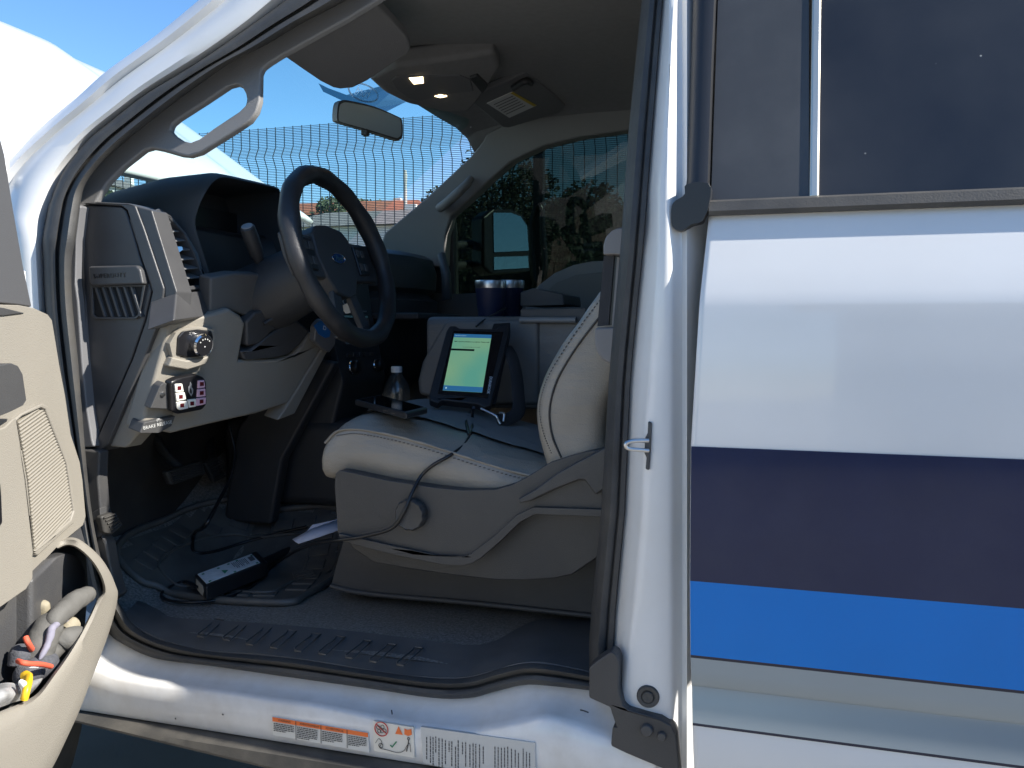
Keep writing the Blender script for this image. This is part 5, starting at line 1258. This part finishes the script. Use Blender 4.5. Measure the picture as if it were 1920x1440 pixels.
for i in range(-14, 15):
    for j in range(-14, 15):
        lx, ly = i * 0.062, j * 0.048
        x = mcen.x + lx * math.cos(ma) - ly * math.sin(ma); y = mcen.y + lx * math.sin(ma) + ly * math.cos(ma)
        cor = [(x + a * math.cos(ma) - b * math.sin(ma), y + a * math.sin(ma) + b * math.cos(ma)) for a, b in ((-.026, -.019), (.026, -.019), (.026, .019), (-.026, .019))]
        if not all(inside(a, b, [(lerp(p, mcen.x, .03), lerp(q, mcen.y, .03)) for p, q in m2]) for a, b in cor): continue
        if inside(x, y, inner): continue
        if blk is None:
            blk = prism('tread_block', [Vector((a - x, b - y, 0)) for a, b in cor], (0, 0, 0.005), MATRUB, None, bevel=0.0018, seg=2)
            COL.objects.unlink(blk)
        o = blk.copy(); put(o, fm)
        gx = (floorz(x + .01, y) - floorz(x - .01, y)) / .02; gy = (floorz(x, y + .01) - floorz(x, y - .01)) / .02
        o.matrix_basis = Matrix.Translation(fz(x, y, 0.005)) @ Vector((0, 0, 1)).rotation_difference(Vector((-gx, -gy, 1))).to_matrix().to_4x4()
bpy.data.objects.remove(blk)
pts = [atf(u, v) for u, v in ((548, 1082), (588, 1075), (592, 1086), (552, 1094))]
mp_ = prism('mat_badge', [p + Vector((0, 0, 0.008)) for p in pts], (0, 0, 0.004), MATRUB, fm, bevel=0.001)
for k in range(2):
    a, b = pts[0].lerp(pts[3], .3 + .4 * k), pts[1].lerp(pts[2], .3 + .4 * k)
    tube('badge_relief', [a.lerp(b, .1) + Vector((0, 0, .012)), a.lerp(b, .9) + Vector((0, 0, .012))], 0.0025, MATRUB, fm, seg=6)

# ---- power adapter with label
def adp(u, v, o=0.0): return at(u, v, Z=0.694 + o)
A0, A1, A2, A3 = adp(364, 1076), adp(386, 1099), adp(503, 1053), adp(482, 1032)
pa = thing('power_adapter', 'black laptop power brick with silver label on the floor mat', 'power adapter', ((A0 + A2) / 2 - Vector((0, 0, .036))))
CASE = mat('adapter_case', (0.016, 0.016, 0.017), 0.42, bump=0.15, bscale=800)
prism('case', [A0, A1, A2, A3], (0, 0, -0.036), CASE, pa, bevel=0.006, seg=3)
def al(s, t, o=0.0012): return A0.lerp(A3, s).lerp(A1.lerp(A2, s), t) + Vector((0, 0, o))
LBL = mat('silver_label', (0.74, 0.75, 0.74), 0.45, 0.0, var=0.1, vscale=60)
lb = prism('spec_label', [al(.03, .12), al(.88, .12), al(.88, .88), al(.03, .88)], (0, 0, -0.002), LBL, pa, smooth=False)
LGR = mat('label_leaf_green', (0.01, 0.24, 0.11), 0.4)
adx, ady = (A3 - A0), (A0 - A1)
text('label_logo', 'FSP', al(.27, .58, .0018), -ady, adx, 0.022, mat('logo_white', (0.8, 0.8, 0.8), 0.4), lb, off=0.0004)
prism('label_triangle', [al(.33, .75, .0018), al(.41, .60, .0018), al(.33, .45, .0018)], (0, 0, -.0003), LGR, lb, smooth=False)
for s, t in ((.07, .22), (.07, .8), (.30, .22), (.45, .82), (.60, .18), (.84, .2), (.82, .8), (.46, .2)):
    prism('label_mark', [al(s, t, .0018), al(s + .035, t, .0018), al(s + .035, t + .08, .0018), al(s, t + .08, .0018)], (0, 0, -.0003), LGR, lb, smooth=False)
for k in range(9):
    s = .52 + k * .026
    prism('label_text_line', [al(s, .25, .0018), al(s + .009, .25, .0018), al(s + .009, .25 + .45 * (1 if k % 3 else .7), .0018), al(s, .25 + .45 * (1 if k % 3 else .7), .0018)], (0, 0, -.0003), INK, lb, smooth=False)
prism('label_code_box', [al(.78, .28, .0018), al(.86, .28, .0018), al(.86, .6, .0018), al(.78, .6, .0018)], (0, 0, -.0003), mat('label_grey_dark', (0.12, 0.12, 0.13), .5), lb, smooth=False)
e0 = A0.lerp(A1, .5) - Vector((0, 0, .016))
prism('end_sticker', [A0.lerp(A1, a) - Vector((0, 0, h)) + (A0 - A3).normalized() * 0.0015 for a, h in ((.2, .006), (.75, .006), (.85, .016), (.75, .029), (.3, .029), (.2, .018))], (A3 - A0).normalized() * 0.001, mat('sticker_cream', (0.55, 0.53, 0.46), .6), pa, smooth=False)
# dc lead from the brick to the tablet
CABLE = mat('cable_black', (0.012, 0.012, 0.013), 0.35)
def F(u, v, o=0.010): return atf(u, v) + Vector((0, 0, o))
def ats(u, v, o=0.005):
    d = ray(u, v); t = (0.262 - CAM.y) / d.y
    for _ in range(400):
        p = CAM + d * t
        if p.z < seatz(p.x, p.y) + o: break
        t += 0.002
    return p
cab = thing('power_cable', 'black cable looping from the power brick up over the seat to the tablet', 'cable', (A0.x, A0.y, 0.66))
pts = [A0.lerp(A1, .4) - Vector((0, 0, .02)), F(345, 1098), F(312, 1112), F(303, 1124), F(318, 1134), F(360, 1138), F(420, 1130), F(470, 1108), F(515, 1068, 0.012), at(560, 1030, Y=0.34), at(600, 1017, Y=0.26), at(640, 1012, Y=0.222), at(690, 1004, Y=0.222), at(735, 990, Y=0.21), at(757, 960, Y=0.206), at(772, 925, Y=0.222), at(790, 892, Y=0.250), at(812, 872, Y=0.252), ats(840, 856), ats(866, 838), ats(878, 822), ats(885, 803), ats(885, 785), at(888, 764, Y=0.47)]
tube('lead', pts, 0.0038, CABLE, cab, n=170, seg=8)
tube('lead_loop', [ats(880, 816), ats(876, 802), ats(874, 790), ats(880, 776), ats(885, 768)], 0.004, CABLE, cab, n=24)
# mains lead hanging from under the dash
c2 = thing('mains_cable', 'black cable hanging from under the dash onto the floor mat', 'cable', F(365, 1038))
tube('lead', [at(430, 800, X=-1.40), at(440, 850, X=-1.38), at(432, 895, X=-1.36), at(410, 940, X=-1.33), at(385, 985, X=-1.31), F(366, 1020, .03), F(361, 1034, .008), F(372, 1042, .007), F(405, 1038, .007), F(460, 1022, .008), F(520, 1006, .008), F(575, 996, .012)], 0.005, CABLE, c2, n=110)
tube('brick_lead', [A2.lerp(A3, .5) - Vector((0, 0, .018)), at(520, 1042, Z=.68), at(560, 1022, Z=.685), at(610, 1008, Z=.69)], [0.012, 0.011, 0.008, 0.006], CABLE, c2, n=4)
# ---- folded paper
PAP = mat('paper_lavender', (0.62, 0.64, 0.74), 0.8, var=0.06, vscale=40)
pp_ = [atf(u, v) + Vector((0, 0, o)) for u, v, o in ((547, 1010, .012), (565, 1019, .012), (632, 990, .02), (640, 985, .02))]
rows = [[at(u, v, Y=y) for u, v, y in r] for r in (((548, 1011, .46), (586, 990, .50), (640, 972, .54)), ((553, 1015, .445), (590, 998, .48), (640, 982, .52)), ((560, 1019, .44), (600, 1006, .47), (640, 992, .50)))]
pf = loft('folded_paper', rows, PAP, None, solid=0.0012)
tag(pf, 'folded white paper lying against the seat base on the floor mat', 'paper')
prism('flap', [at(u, v, Y=y) for u, v, y in ((572, 1000, .49), (586, 984, .505), (632, 974, .54), (640, 986, .53))], (0, 0.001, 0.0), PAP, pf, smooth=False)

# ---- rugged tablet standing on the seat
TB = {'tl': at(838, 612, Y=0.64), 'tr': at(957, 605, Y=0.70), 'bl': at(807, 752, Y=0.47), 'br': at(917, 762, Y=0.53)}
tbo = (TB['bl'] + TB['br']) / 2
tx = (TB['br'] - TB['bl'] + TB['tr'] - TB['tl']).normalized()
ty = (TB['tl'] - TB['bl'] + TB['tr'] - TB['br']); ty = (ty - tx * ty.dot(tx)).normalized()
tz = tx.cross(ty)
if tz.y > 0: tz = -tz
def tb(u, v, o=0.0): return atp(u, v, tbo + tz * o, tz)
tab_ = thing('rugged_tablet', 'black rugged tablet with a lit green screen propped on the driver seat', 'tablet', tbo)
TBM = mat('tablet_rubber', (0.014, 0.014, 0.016), 0.55, bump=0.2, bscale=600)
prism('body', [tb(u, v) for u, v in ((837, 620), (842, 611), (856, 611), (862, 615), (930, 616), (937, 611), (952, 612), (956, 622), (925, 745), (921, 760), (908, 764), (898, 758), (830, 750), (822, 756), (806, 750), (805, 738))], -tz * 0.024, TBM, tab_, bevel=0.005, seg=3)
prism('bezel', [tb(u, v, 0.0015) for u, v in ((850, 620), (944, 622), (914, 748), (820, 740))], -tz * 0.004, mat('tablet_bezel', (0.006, 0.006, 0.008), 0.2), tab_, bevel=0.001)
SC = [tb(u, v, 0.0022) for u, v in ((852, 626), (922, 628), (904, 736), (830, 732))]
def scp(s, t, o=0.0): return SC[0].lerp(SC[1], s).lerp(SC[3].lerp(SC[2], s), t) + tz * o
def glow(name, c, e): return mat(name, (0.01, 0.01, 0.01), 0.2, emit=c, estr=e)
scr = bpy.data.materials.new('tablet_screen'); scr.use_nodes = True
nt = scr.node_tree; pp = nt.nodes['Principled BSDF']; N = nt.nodes.new; L = nt.links.new
tc = N('ShaderNodeTexCoord'); nz = N('ShaderNodeTexNoise'); nz.inputs['Scale'].default_value = 9; nz.inputs['Detail'].default_value = 1; L(tc.outputs['Object'], nz.inputs['Vector'])
cr_ = N('ShaderNodeValToRGB'); cr_.color_ramp.elements[0].position = 0.35; cr_.color_ramp.elements[0].color = (0.06, 0.20, 0.155, 1); cr_.color_ramp.elements[1].position = 0.7; cr_.color_ramp.elements[1].color = (0.14, 0.24, 0.13, 1)
L(nz.outputs[0], cr_.inputs[0]); L(cr_.outputs[0], pp.inputs['Emission Color']); pp.inputs['Emission Strength'].default_value = 0.55; pp.inputs['Base Color'].default_value = (0.01, 0.01, 0.01, 1); pp.inputs['Roughness'].default_value = 0.15
sc1 = mesh('screen', SC, [(0, 1, 2, 3)], scr, tab_, smooth=False)
BAR = glow('screen_bar_blue', (0.015, 0.085, 0.20), 0.5); TXT = mat('screen_text', (0.004, 0.02, 0.02), 0.3); SWT = glow('screen_text_pale', (0.25, 0.4, 0.5), 0.5)
def srect(name, s0, t0, s1, t1, m, o=0.0006): return mesh(name, [scp(s0, t0, o), scp(s1, t0, o), scp(s1, t1, o), scp(s0, t1, o)], [(0, 1, 2, 3)], m, sc1, smooth=False)
srect('title_bar', 0, 0, 1, .065, BAR); srect('task_bar', 0, .915, 1, 1, BAR)
srect('progress_bar', 0, .27, .61, .305, TXT)
srect('start_icon', .055, .945, .09, .972, SWT, .001)
sx, sy_ = SC[1] - SC[0], SC[0] - SC[3]
text('screen_message', 'VMC Synchronization in progress. Please wait', scp(.5, .14, .0007), sx, sy_, 0.0046, TXT, sc1, off=0.00012)
text('screen_message', 'Synchronizing vehicle data', scp(.52, .235, .0007), sx, sy_, 0.004, TXT, sc1)
text('screen_title', 'Synchronization', scp(.18, .033, .0010), sx, sy_, 0.0042, SWT, sc1)
text('brand_lettering', 'DURABOOK', tb(918, 722, 0.0026), -sy_, sx, 0.0092, mat('lettering_pale', (0.5, 0.55, 0.6), .4, emit=(0.4, 0.45, 0.5), estr=0.0), tab_, off=0.0002)
# stand, strap and clip behind it
prism('folio_back', [tb(u, v, -0.028) for u, v in ((925, 606), (957, 604), (957, 630), (930, 757), (900, 765), (880, 757))], -tz * 0.008, TBM, tab_, bevel=0.003)
tube('hand_strap', [tb(950, 650, -0.02), at(960, 668, Y=.66), at(968, 700, Y=.64), at(972, 740, Y=.60), at(972, 770, Y=.57), at(955, 785, Y=.54), at(932, 788, Y=.52)], 0.016, mat('strap_mesh', (0.02, 0.02, 0.022), 0.7, bump=1.0, bscale=300), tab_, n=40, flat=0.25)
tube('strap_clip', [at(902, 766, Y=.52), at(915, 772, Y=.515), at(930, 780, Y=.51), at(934, 788, Y=.51), at(938, 795, Y=.51)], 0.0032, STEEL, tab_, n=16)
tube('strap_clip', [at(936, 774, Y=.515), at(945, 776, Y=.52), at(944, 790, Y=.515)], 0.003, STEEL, tab_, n=8)

# ---- phone
ph = [at(u, v, Y=y) for u, v, y in ((667, 752, .52), (700, 743, .64), (800, 765, .58), (770, 782, .45))]
pz = 1.106
def phz(u, v): return at(u, v, Z=pz)
pho = thing('smartphone', 'black smartphone lying flat on the front of the driver seat', 'phone', phz(730, 762) - Vector((0, 0, .012)))
PH = [phz(665, 749), phz(712, 740), phz(802, 764), phz(762, 774)]
prism('case', PH, (0, 0, -0.013), mat('phone_case', (0.016, 0.017, 0.020), 0.4), pho, bevel=0.004, seg=3)
cn = sum(PH, Vector()) / 4
prism('screen', [cn + (p - cn) * 0.90 + Vector((0, 0, .0006)) for p in PH], (0, 0, -0.001), mat('phone_glass', (0.003, 0.003, 0.004), 0.08), pho, smooth=False)
for k in range(2):
    box('side_button', PH[3].lerp(PH[0], .2 + .15 * k) + Vector((0, -0.001, -0.0065)), (0.012, 0.003, 0.003), BLACKS, pho, bevel=0.0008)

# ---- water bottle
bt = at(744, 738, Y=0.80); bt.z = 1.098
wb = thing('water_bottle', 'clear plastic water bottle with a white cap standing between the seats', 'bottle', bt - Vector((0, 0, .10)))
PET = glass_mat('pet_plastic', (0.80, 0.82, 0.84), 0.05, 1.5, 0.05)
lathe('bottle_body', [(0.033, -0.14), (0.036, -0.13), (0.036, -0.04), (0.034, -0.03), (0.0375, -0.01), (0.036, 0.006), (0.028, 0.026), (0.016, 0.044), (0.0125, 0.050), (0.0125, 0.058)], bt, (0, 0, 1), PET, wb, seg=28)
lathe('cap', [(0.0145, 0.052), (0.015, 0.054), (0.015, 0.066), (0.0135, 0.068), (0.001, 0.068)], bt, (0, 0, 1), mat('cap_white', (0.7, 0.72, 0.74), 0.4), wb, seg=24)

# ---- tumblers on the console
def tumbler(u, v, Y, h, r, label):
    b = at(u, v, Y=Y); b.z = 1.302
    t = thing('steel_tumbler', label, 'tumbler', b, 'tumblers on the centre console')
    lathe('cup', [(r * 0.78, 0), (r * 0.80, 0.003), (r * 0.83, h * 0.22), (r * 0.855, h * .24), (r * 0.96, h * 0.78), (r * 0.965, h * .785)], b, (0, 0, 1), mat('navy_powder_coat', (0.012, 0.018, 0.055), 0.45, bump=0.2, bscale=900), t, seg=36)
    lathe('steel_rim', [(r * 0.955, h * 0.785), (r * 0.96, h * 0.80), (r, h * 0.97), (r * 0.97, h), (r * 0.93, h * .98)], b, (0, 0, 1), STEEL, t, seg=36)
    lathe('lid', [(r * 0.92, h * .97), (r * 0.90, h * 1.01), (r * .86, h * 1.0), (0.001, h * 1.0)], b, (0, 0, 1), BLACKS, t, seg=36)
    return t
tumbler(920, 580, 0.93, 0.098, 0.044, 'navy tumbler with steel rim standing at the console edge')
tumbler(955, 575, 1.06, 0.105, 0.044, 'second navy tumbler partly hidden behind the front one on the console')
tube('console_cord', [at(948, 578, Y=.93), at(925, 590, Y=.86), at(905, 602, Y=.795), at(893, 612, Y=.74)], 0.003, CABLE, cab, n=16)
# ---- black binder on the console
bd = prism('binder', [at(u, v, Y=1.02) for u, v in ((975, 548), (1000, 540), (1056, 552), (1058, 572), (975, 574))], (0, 0.22, 0), BLACK, None, bevel=0.004)
tag(bd, 'black binder lying on the console behind the tumblers', 'binder')
# ---- keys with white tag
ky_ = at(648, 568, Y=0.56)
kt = thing('ignition_keys', 'key ring with a white tag hanging from the ignition behind the wheel', 'keys', ky_)
kp_ = [at(642, 572, Y=.55), at(654, 570, Y=.55), at(656, 587, Y=.55), at(648, 588, Y=.55), at(642, 580, Y=.55)]
prism('key_tag', kp_, (0.001, 0.002, 0), mat('tag_white', (0.6, 0.6, 0.58), .5), kt, smooth=False)
tube('key_ring', [at(648 + 5 * math.sin(a_ * .52), 563 - 8 * math.cos(a_ * .52), Y=.552) for a_ in range(12)], 0.0015, STEEL, kt, seg=6, closed=True)
# ---- blue bag tucked under the column
bgp = [(592, 612), (604, 600), (622, 600), (634, 612), (628, 648), (618, 662), (600, 650), (590, 640)]
pb = prism('plastic_bag', [kpn(u, v, 0.03) for u, v in bgp], -kn * 0.02, mat('clear_bag', (0.12, 0.12, 0.125), 0.3, bump=.8, bscale=60), None, bevel=0.004)
tag(pb, 'crumpled plastic bag with a blue badge tucked under the steering column', 'bag')
bl_ = prism('blue_badge', [kpn(u, v, 0.033) for u, v in ((589, 611), (600, 602), (618, 600), (621, 615), (618, 632), (610, 634), (598, 627))], -kn * 0.002, mat('badge_blue', (0.015, 0.11, 0.32), 0.35), pb, smooth=False)
text('badge_lettering', 'B', kpn(609, 613, 0.0335), kpn(620, 617, .0335) - kpn(600, 606, .0335), Vector((0, 0, 1)), 0.026, mat('badge_white', (0.5, 0.55, 0.6), .5), pb)

# ================================================================== fence and beyond
FY = 4.72
FT = 2.84
WIRE = mat('dark_green_wire', (0.018, 0.022, 0.022), 0.5)
def fence_y(z):
    y = FY
    for zc in (2.60, 1.55, 0.55):
        d = abs(z - zc)
        if d < 0.085: y -= 0.045 * (1 - d / 0.085)
    return y
px0 = at(1008, 400, Y=FY).x
POSTS = [px0 - 3.33 * k for k in range(3, -2, -1)]
for k in range(len(POSTS) - 1):
    xa, xb = POSTS[k] + 0.03, POSTS[k + 1] - 0.03
    nm = ['far left, beyond the raised hood', 'at the left, behind the raised hood', 'filling the windshield view', 'right of the post seen in the side window'][k]
    pan = thing('wire_fence', 'dark welded wire fence section, ' + nm, 'fence', ((xa + xb) / 2, FY, 0), 'wire fence sections behind the truck')
    V, Fc = [], []
    n = int((xb - xa) / 0.0762)
    for i in range(n + 1):
        x = xa + i * (xb - xa) / n
        zs2 = [0.04, 0.465, 0.55, 0.635, 1.465, 1.55, 1.635, 2.515, 2.60, 2.685, FT]
        v_, f_ = tubedata([Vector((x, fence_y(z), z)) for z in zs2], 0.0036, 4)
        V, Fc = join((V, Fc), (v_, f_))
    vw = mesh('vertical_wires', V, Fc, WIRE, pan, smooth=False); vw['kind'] = 'stuff'
    V, Fc = [], []
    z = 0.05
    while z < FT:
        y = fence_y(z) + 0.004
        i = len(V)
        V += [Vector((xa, y - .0024, z)), Vector((xb, y - .0024, z)), Vector((xb, y, z + .0038)), Vector((xa, y, z + .0038)), Vector((xb, y + .0024, z)), Vector((xa, y + .0024, z))]
        Fc += [(i, i + 1, i + 2, i + 3), (i + 3, i + 2, i + 4, i + 5), (i, i + 5, i + 4, i + 1)]
        z += 0.0127
    hw = mesh('horizontal_wires', V, Fc, WIRE, pan, smooth=False); hw['kind'] = 'stuff'
for k, x in enumerate(POSTS):
    nm = ['at the far left end of the fence', 'at the left, hidden behind the raised hood', 'seen at the left corner of the windshield', 'seen through the passenger window', 'at the right, behind the cab'][k]
    ps = thing('fence_post', 'square dark steel fence post ' + nm, 'fence post', (x, FY + 0.03, 0), 'fence posts behind the truck')
    box('post_tube', (x, FY + 0.035, 1.46), (0.07, 0.07, 2.92), mat('post_paint', (0.022, 0.024, 0.026), 0.45), ps, bevel=0.004)
    box('post_cap', (x, FY + 0.035, 2.925), (0.078, 0.078, 0.012), BLACK, ps, bevel=0.003)

# ---- shiny wrapped hose coil on the post
hp = at(1006, 470, Y=FY - 0.10)
wr = thing('hose_coil', 'black hose hanging in a loop on the fence post', 'hose', (hp.x, FY - 0.06, hp.z))
tube('hose', [at(u, v, Y=FY - 0.08) for u, v in ((1002, 400), (1008, 384), (1015, 395), (1017, 430), (1020, 470), (1022, 510), (1012, 530), (1002, 520), (998, 480), (996, 440), (999, 412))], 0.022, BLACKS, wr, n=50, closed=True)

# ---- houses
WALLC = [(0.62, 0.58, 0.50), (0.70, 0.68, 0.63), (0.50, 0.44, 0.36), (0.66, 0.60, 0.50)]
ROOFR = mat('terracotta_roof', (0.30, 0.105, 0.055), 0.85, var=0.25, vscale=2)
ROOFG = mat('grey_roof', (0.16, 0.15, 0.145), 0.85, var=0.2, vscale=2)
PANE = mat('dark_pane', (0.02, 0.025, 0.03), 0.1)
WFR = mat('window_frame_white', (0.6, 0.6, 0.58), 0.5)
def house(x, y, w, d, h, rh, wall, roof, label, rot=0.0):
    z = hillz(x, y) - 0.3
    h += 0.3
    t = thing('house', label, 'house', (x, y, z), 'houses beyond the fence')
    M = Matrix.Translation((x, y, z)) @ Matrix.Rotation(rot, 4, 'Z')
    wm = mat('house_wall_%d' % wall, WALLC[wall], 0.85, var=0.06, vscale=0.8)
    V, Fc = boxdata((0, 0, h / 2), (w, d, h))
    mesh('wall', [M @ v for v in V], Fc, wm, t, smooth=False)
    e = 0.4
    rv = [Vector((-w / 2 - e, -d / 2 - e, h)), Vector((w / 2 + e, -d / 2 - e, h)), Vector((w / 2 + e, d / 2 + e, h)), Vector((-w / 2 - e, d / 2 + e, h)), Vector((-w / 2 + d * .25, 0, h + rh)), Vector((w / 2 - d * .25, 0, h + rh))]
    rf = mesh('roof', [M @ v for v in rv], [(0, 1, 5, 4), (2, 3, 4, 5), (0, 4, 3), (1, 2, 5), (3, 2, 1, 0)], roof, t, smooth=False)
    V, Fc = boxdata((w * .22, d * .1, h + rh * .8), (0.6, 0.5, 1.2))
    mesh('chimney', [M @ v for v in V], Fc, wm, rf, smooth=False)
    nw = max(2, int(w / 2.6))
    for fl in range(max(1, int((h - .3) / 2.7))):
        for i in range(nw):
            wx = -w / 2 + (i + .5) * w / nw; wz = 1.7 + fl * 2.7
            if wz + .7 > h: continue
            V, Fc = boxdata((wx, -d / 2 - .02, wz), (1.2, .10, 1.25))
            wo = mesh('window', [M @ v for v in V], Fc, WFR, t, smooth=False)
            V, Fc = boxdata((wx, -d / 2 - .075, wz), (1.0, .02, 1.05))
            mesh('pane', [M @ v for v in V], Fc, PANE, wo, smooth=False)
def gx(u, y): return at(u, 400, Y=y).x
for u, y, v, w, d, rh, wl, rf, lab, ro in (
    (665, 62, 378, 15, 9, 1.6, 1, ROOFR, 'pale house with a red tiled roof seen above the steering wheel', 0.1),
    (785, 55, 380, 9, 8, 1.4, 0, ROOFR, 'cream house with a red tiled roof beside the slender pole', -0.15),
    (700, 42, 396, 9, 7, 1.2, 1, ROOFG, 'low white house with a grey roof just beyond the fence', 0.05),
    (205, 60, 338, 6, 8, 1.2, 1, ROOFG, 'tall white house seen left under the raised hood', 0.1),
    (300, 48, 368, 9, 7, 1.2, 2, ROOFR, 'brown house with a red roof left of the instrument hood', -0.1),
    (900, 38, 398, 6, 6, 1.2, 0, ROOFG, 'small cream house left of the passenger mirror', 0.2),
    (1095, 26, 428, 4.0, 5, 1.2, 1, ROOFG, 'white gabled house seen through the passenger window', -0.2),
    (1035, 46, 385, 5, 6, 1.2, 3, ROOFG, 'cream house high behind the fence post in the side window', 0.0)):
    p = at(u, v, Y=y)
    house(p.x, y, w, d, max(2.4, p.z - hillz(p.x, y) - rh), rh, wl, rf, lab, ro)
# ---- pole
pb_ = Vector((gx(760, 45), 45, 0)); pb_.z = hillz(pb_.x, 45) - .2
up_ = thing('utility_pole', 'slender pale utility pole above the roofs', 'pole', pb_)
tube('pole_shaft', [pb_, at(760, 338, Y=45)], [0.14, 0.09], mat('pole_grey', (0.42, 0.40, 0.37), .8), up_, seg=10)
lathe('pole_top', [(0.10, 0), (0.12, 0.4), (0.06, 0.7)], at(760, 342, Y=45), (0, 0, 1), MATS['pole_grey'], up_, seg=10)

# ---- trees
BARK = mat('bark', (0.09, 0.07, 0.05), 0.9, var=0.3, vscale=8)
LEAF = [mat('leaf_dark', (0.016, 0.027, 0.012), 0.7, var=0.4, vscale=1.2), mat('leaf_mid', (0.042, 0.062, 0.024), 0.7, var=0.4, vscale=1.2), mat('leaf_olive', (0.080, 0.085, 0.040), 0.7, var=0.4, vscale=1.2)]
def tree(x, y, h, w, kind, label, seed, trunkh=0.35, n=2600, leaf=0.16):
    rr = random.Random(seed)
    z = hillz(x, y) - .2
    t = thing('tree', label, 'tree', (x, y, z), 'trees beyond the fence')
    base = Vector((x, y, z))
    parts = [tubedata([base, base + Vector((rr.uniform(-.1, .1), 0, h * trunkh)), base + Vector((rr.uniform(-.3, .3), rr.uniform(-.3, .3), h * .8))], [0.05 * h * .5, 0.035 * h * .5, 0.01 * h], 8)]
    cl = []
    for k in range(11):
        a_ = rr.uniform(0, 6.28); q = rr.uniform(0.15, 1) ** .6; hz = rr.uniform(trunkh + .05, .95)
        c = base + Vector((math.cos(a_) * w * .5 * q * (1.15 - abs(hz - .55)), math.sin(a_) * w * .5 * q * (1.15 - abs(hz - .55)), h * hz))
        cl.append((c, rr.uniform(.14, .27) * w))
        parts.append(tubedata([base + Vector((0, 0, h * rr.uniform(trunkh * .7, .6))), c], [0.018 * h * .5, 0.004 * h], 5))
    V, Fc = join(*parts)
    mesh('trunk', V, Fc, BARK, t)
    V, Fc = [], []
    for k in range(n):
        c, r = rr.choice(cl)
        d = Vector((rr.gauss(0, 1), rr.gauss(0, 1), rr.gauss(0, 1))).normalized() * r * rr.uniform(.35, 1.05) ** .6
        p = c + Vector((d.x, d.y, d.z * .75))
        a1 = Vector((rr.gauss(0, 1), rr.gauss(0, 1), rr.gauss(0, 1))).normalized() * leaf * rr.uniform(.6, 1.3); b1 = a1.orthogonal().normalized() * leaf * .5
        i = len(V); V += [p - a1, p + b1, p + a1, p - b1]; Fc.append((i, i + 1, i + 2, i + 3))
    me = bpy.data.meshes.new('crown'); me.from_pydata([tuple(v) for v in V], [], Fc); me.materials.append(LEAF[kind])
    put(bpy.data.objects.new('crown', me), t)
def ht(u, v, y):  # height of a tree whose top shows at pixel v
    p = at(u, v, Y=y); return p.z - hillz(p.x, y) + .2
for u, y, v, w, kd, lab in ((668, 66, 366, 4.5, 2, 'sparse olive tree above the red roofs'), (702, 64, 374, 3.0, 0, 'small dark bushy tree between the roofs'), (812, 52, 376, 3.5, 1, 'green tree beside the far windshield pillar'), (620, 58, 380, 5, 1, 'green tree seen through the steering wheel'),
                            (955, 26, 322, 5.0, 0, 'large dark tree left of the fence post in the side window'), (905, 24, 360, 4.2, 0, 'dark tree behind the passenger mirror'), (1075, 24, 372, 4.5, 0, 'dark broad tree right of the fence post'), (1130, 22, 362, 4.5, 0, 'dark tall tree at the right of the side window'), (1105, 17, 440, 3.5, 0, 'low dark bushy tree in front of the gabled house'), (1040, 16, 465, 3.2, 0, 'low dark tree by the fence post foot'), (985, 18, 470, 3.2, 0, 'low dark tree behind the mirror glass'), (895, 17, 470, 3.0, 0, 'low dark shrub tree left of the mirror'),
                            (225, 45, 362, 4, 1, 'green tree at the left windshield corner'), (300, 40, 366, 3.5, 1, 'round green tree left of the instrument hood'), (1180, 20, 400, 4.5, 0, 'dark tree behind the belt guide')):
    p = at(u, v, Y=y)
    tree(p.x, y, ht(u, v, y), w, kd, lab, int(u * 3 + y), n=6500, leaf=0.035 + 0.0022 * y)
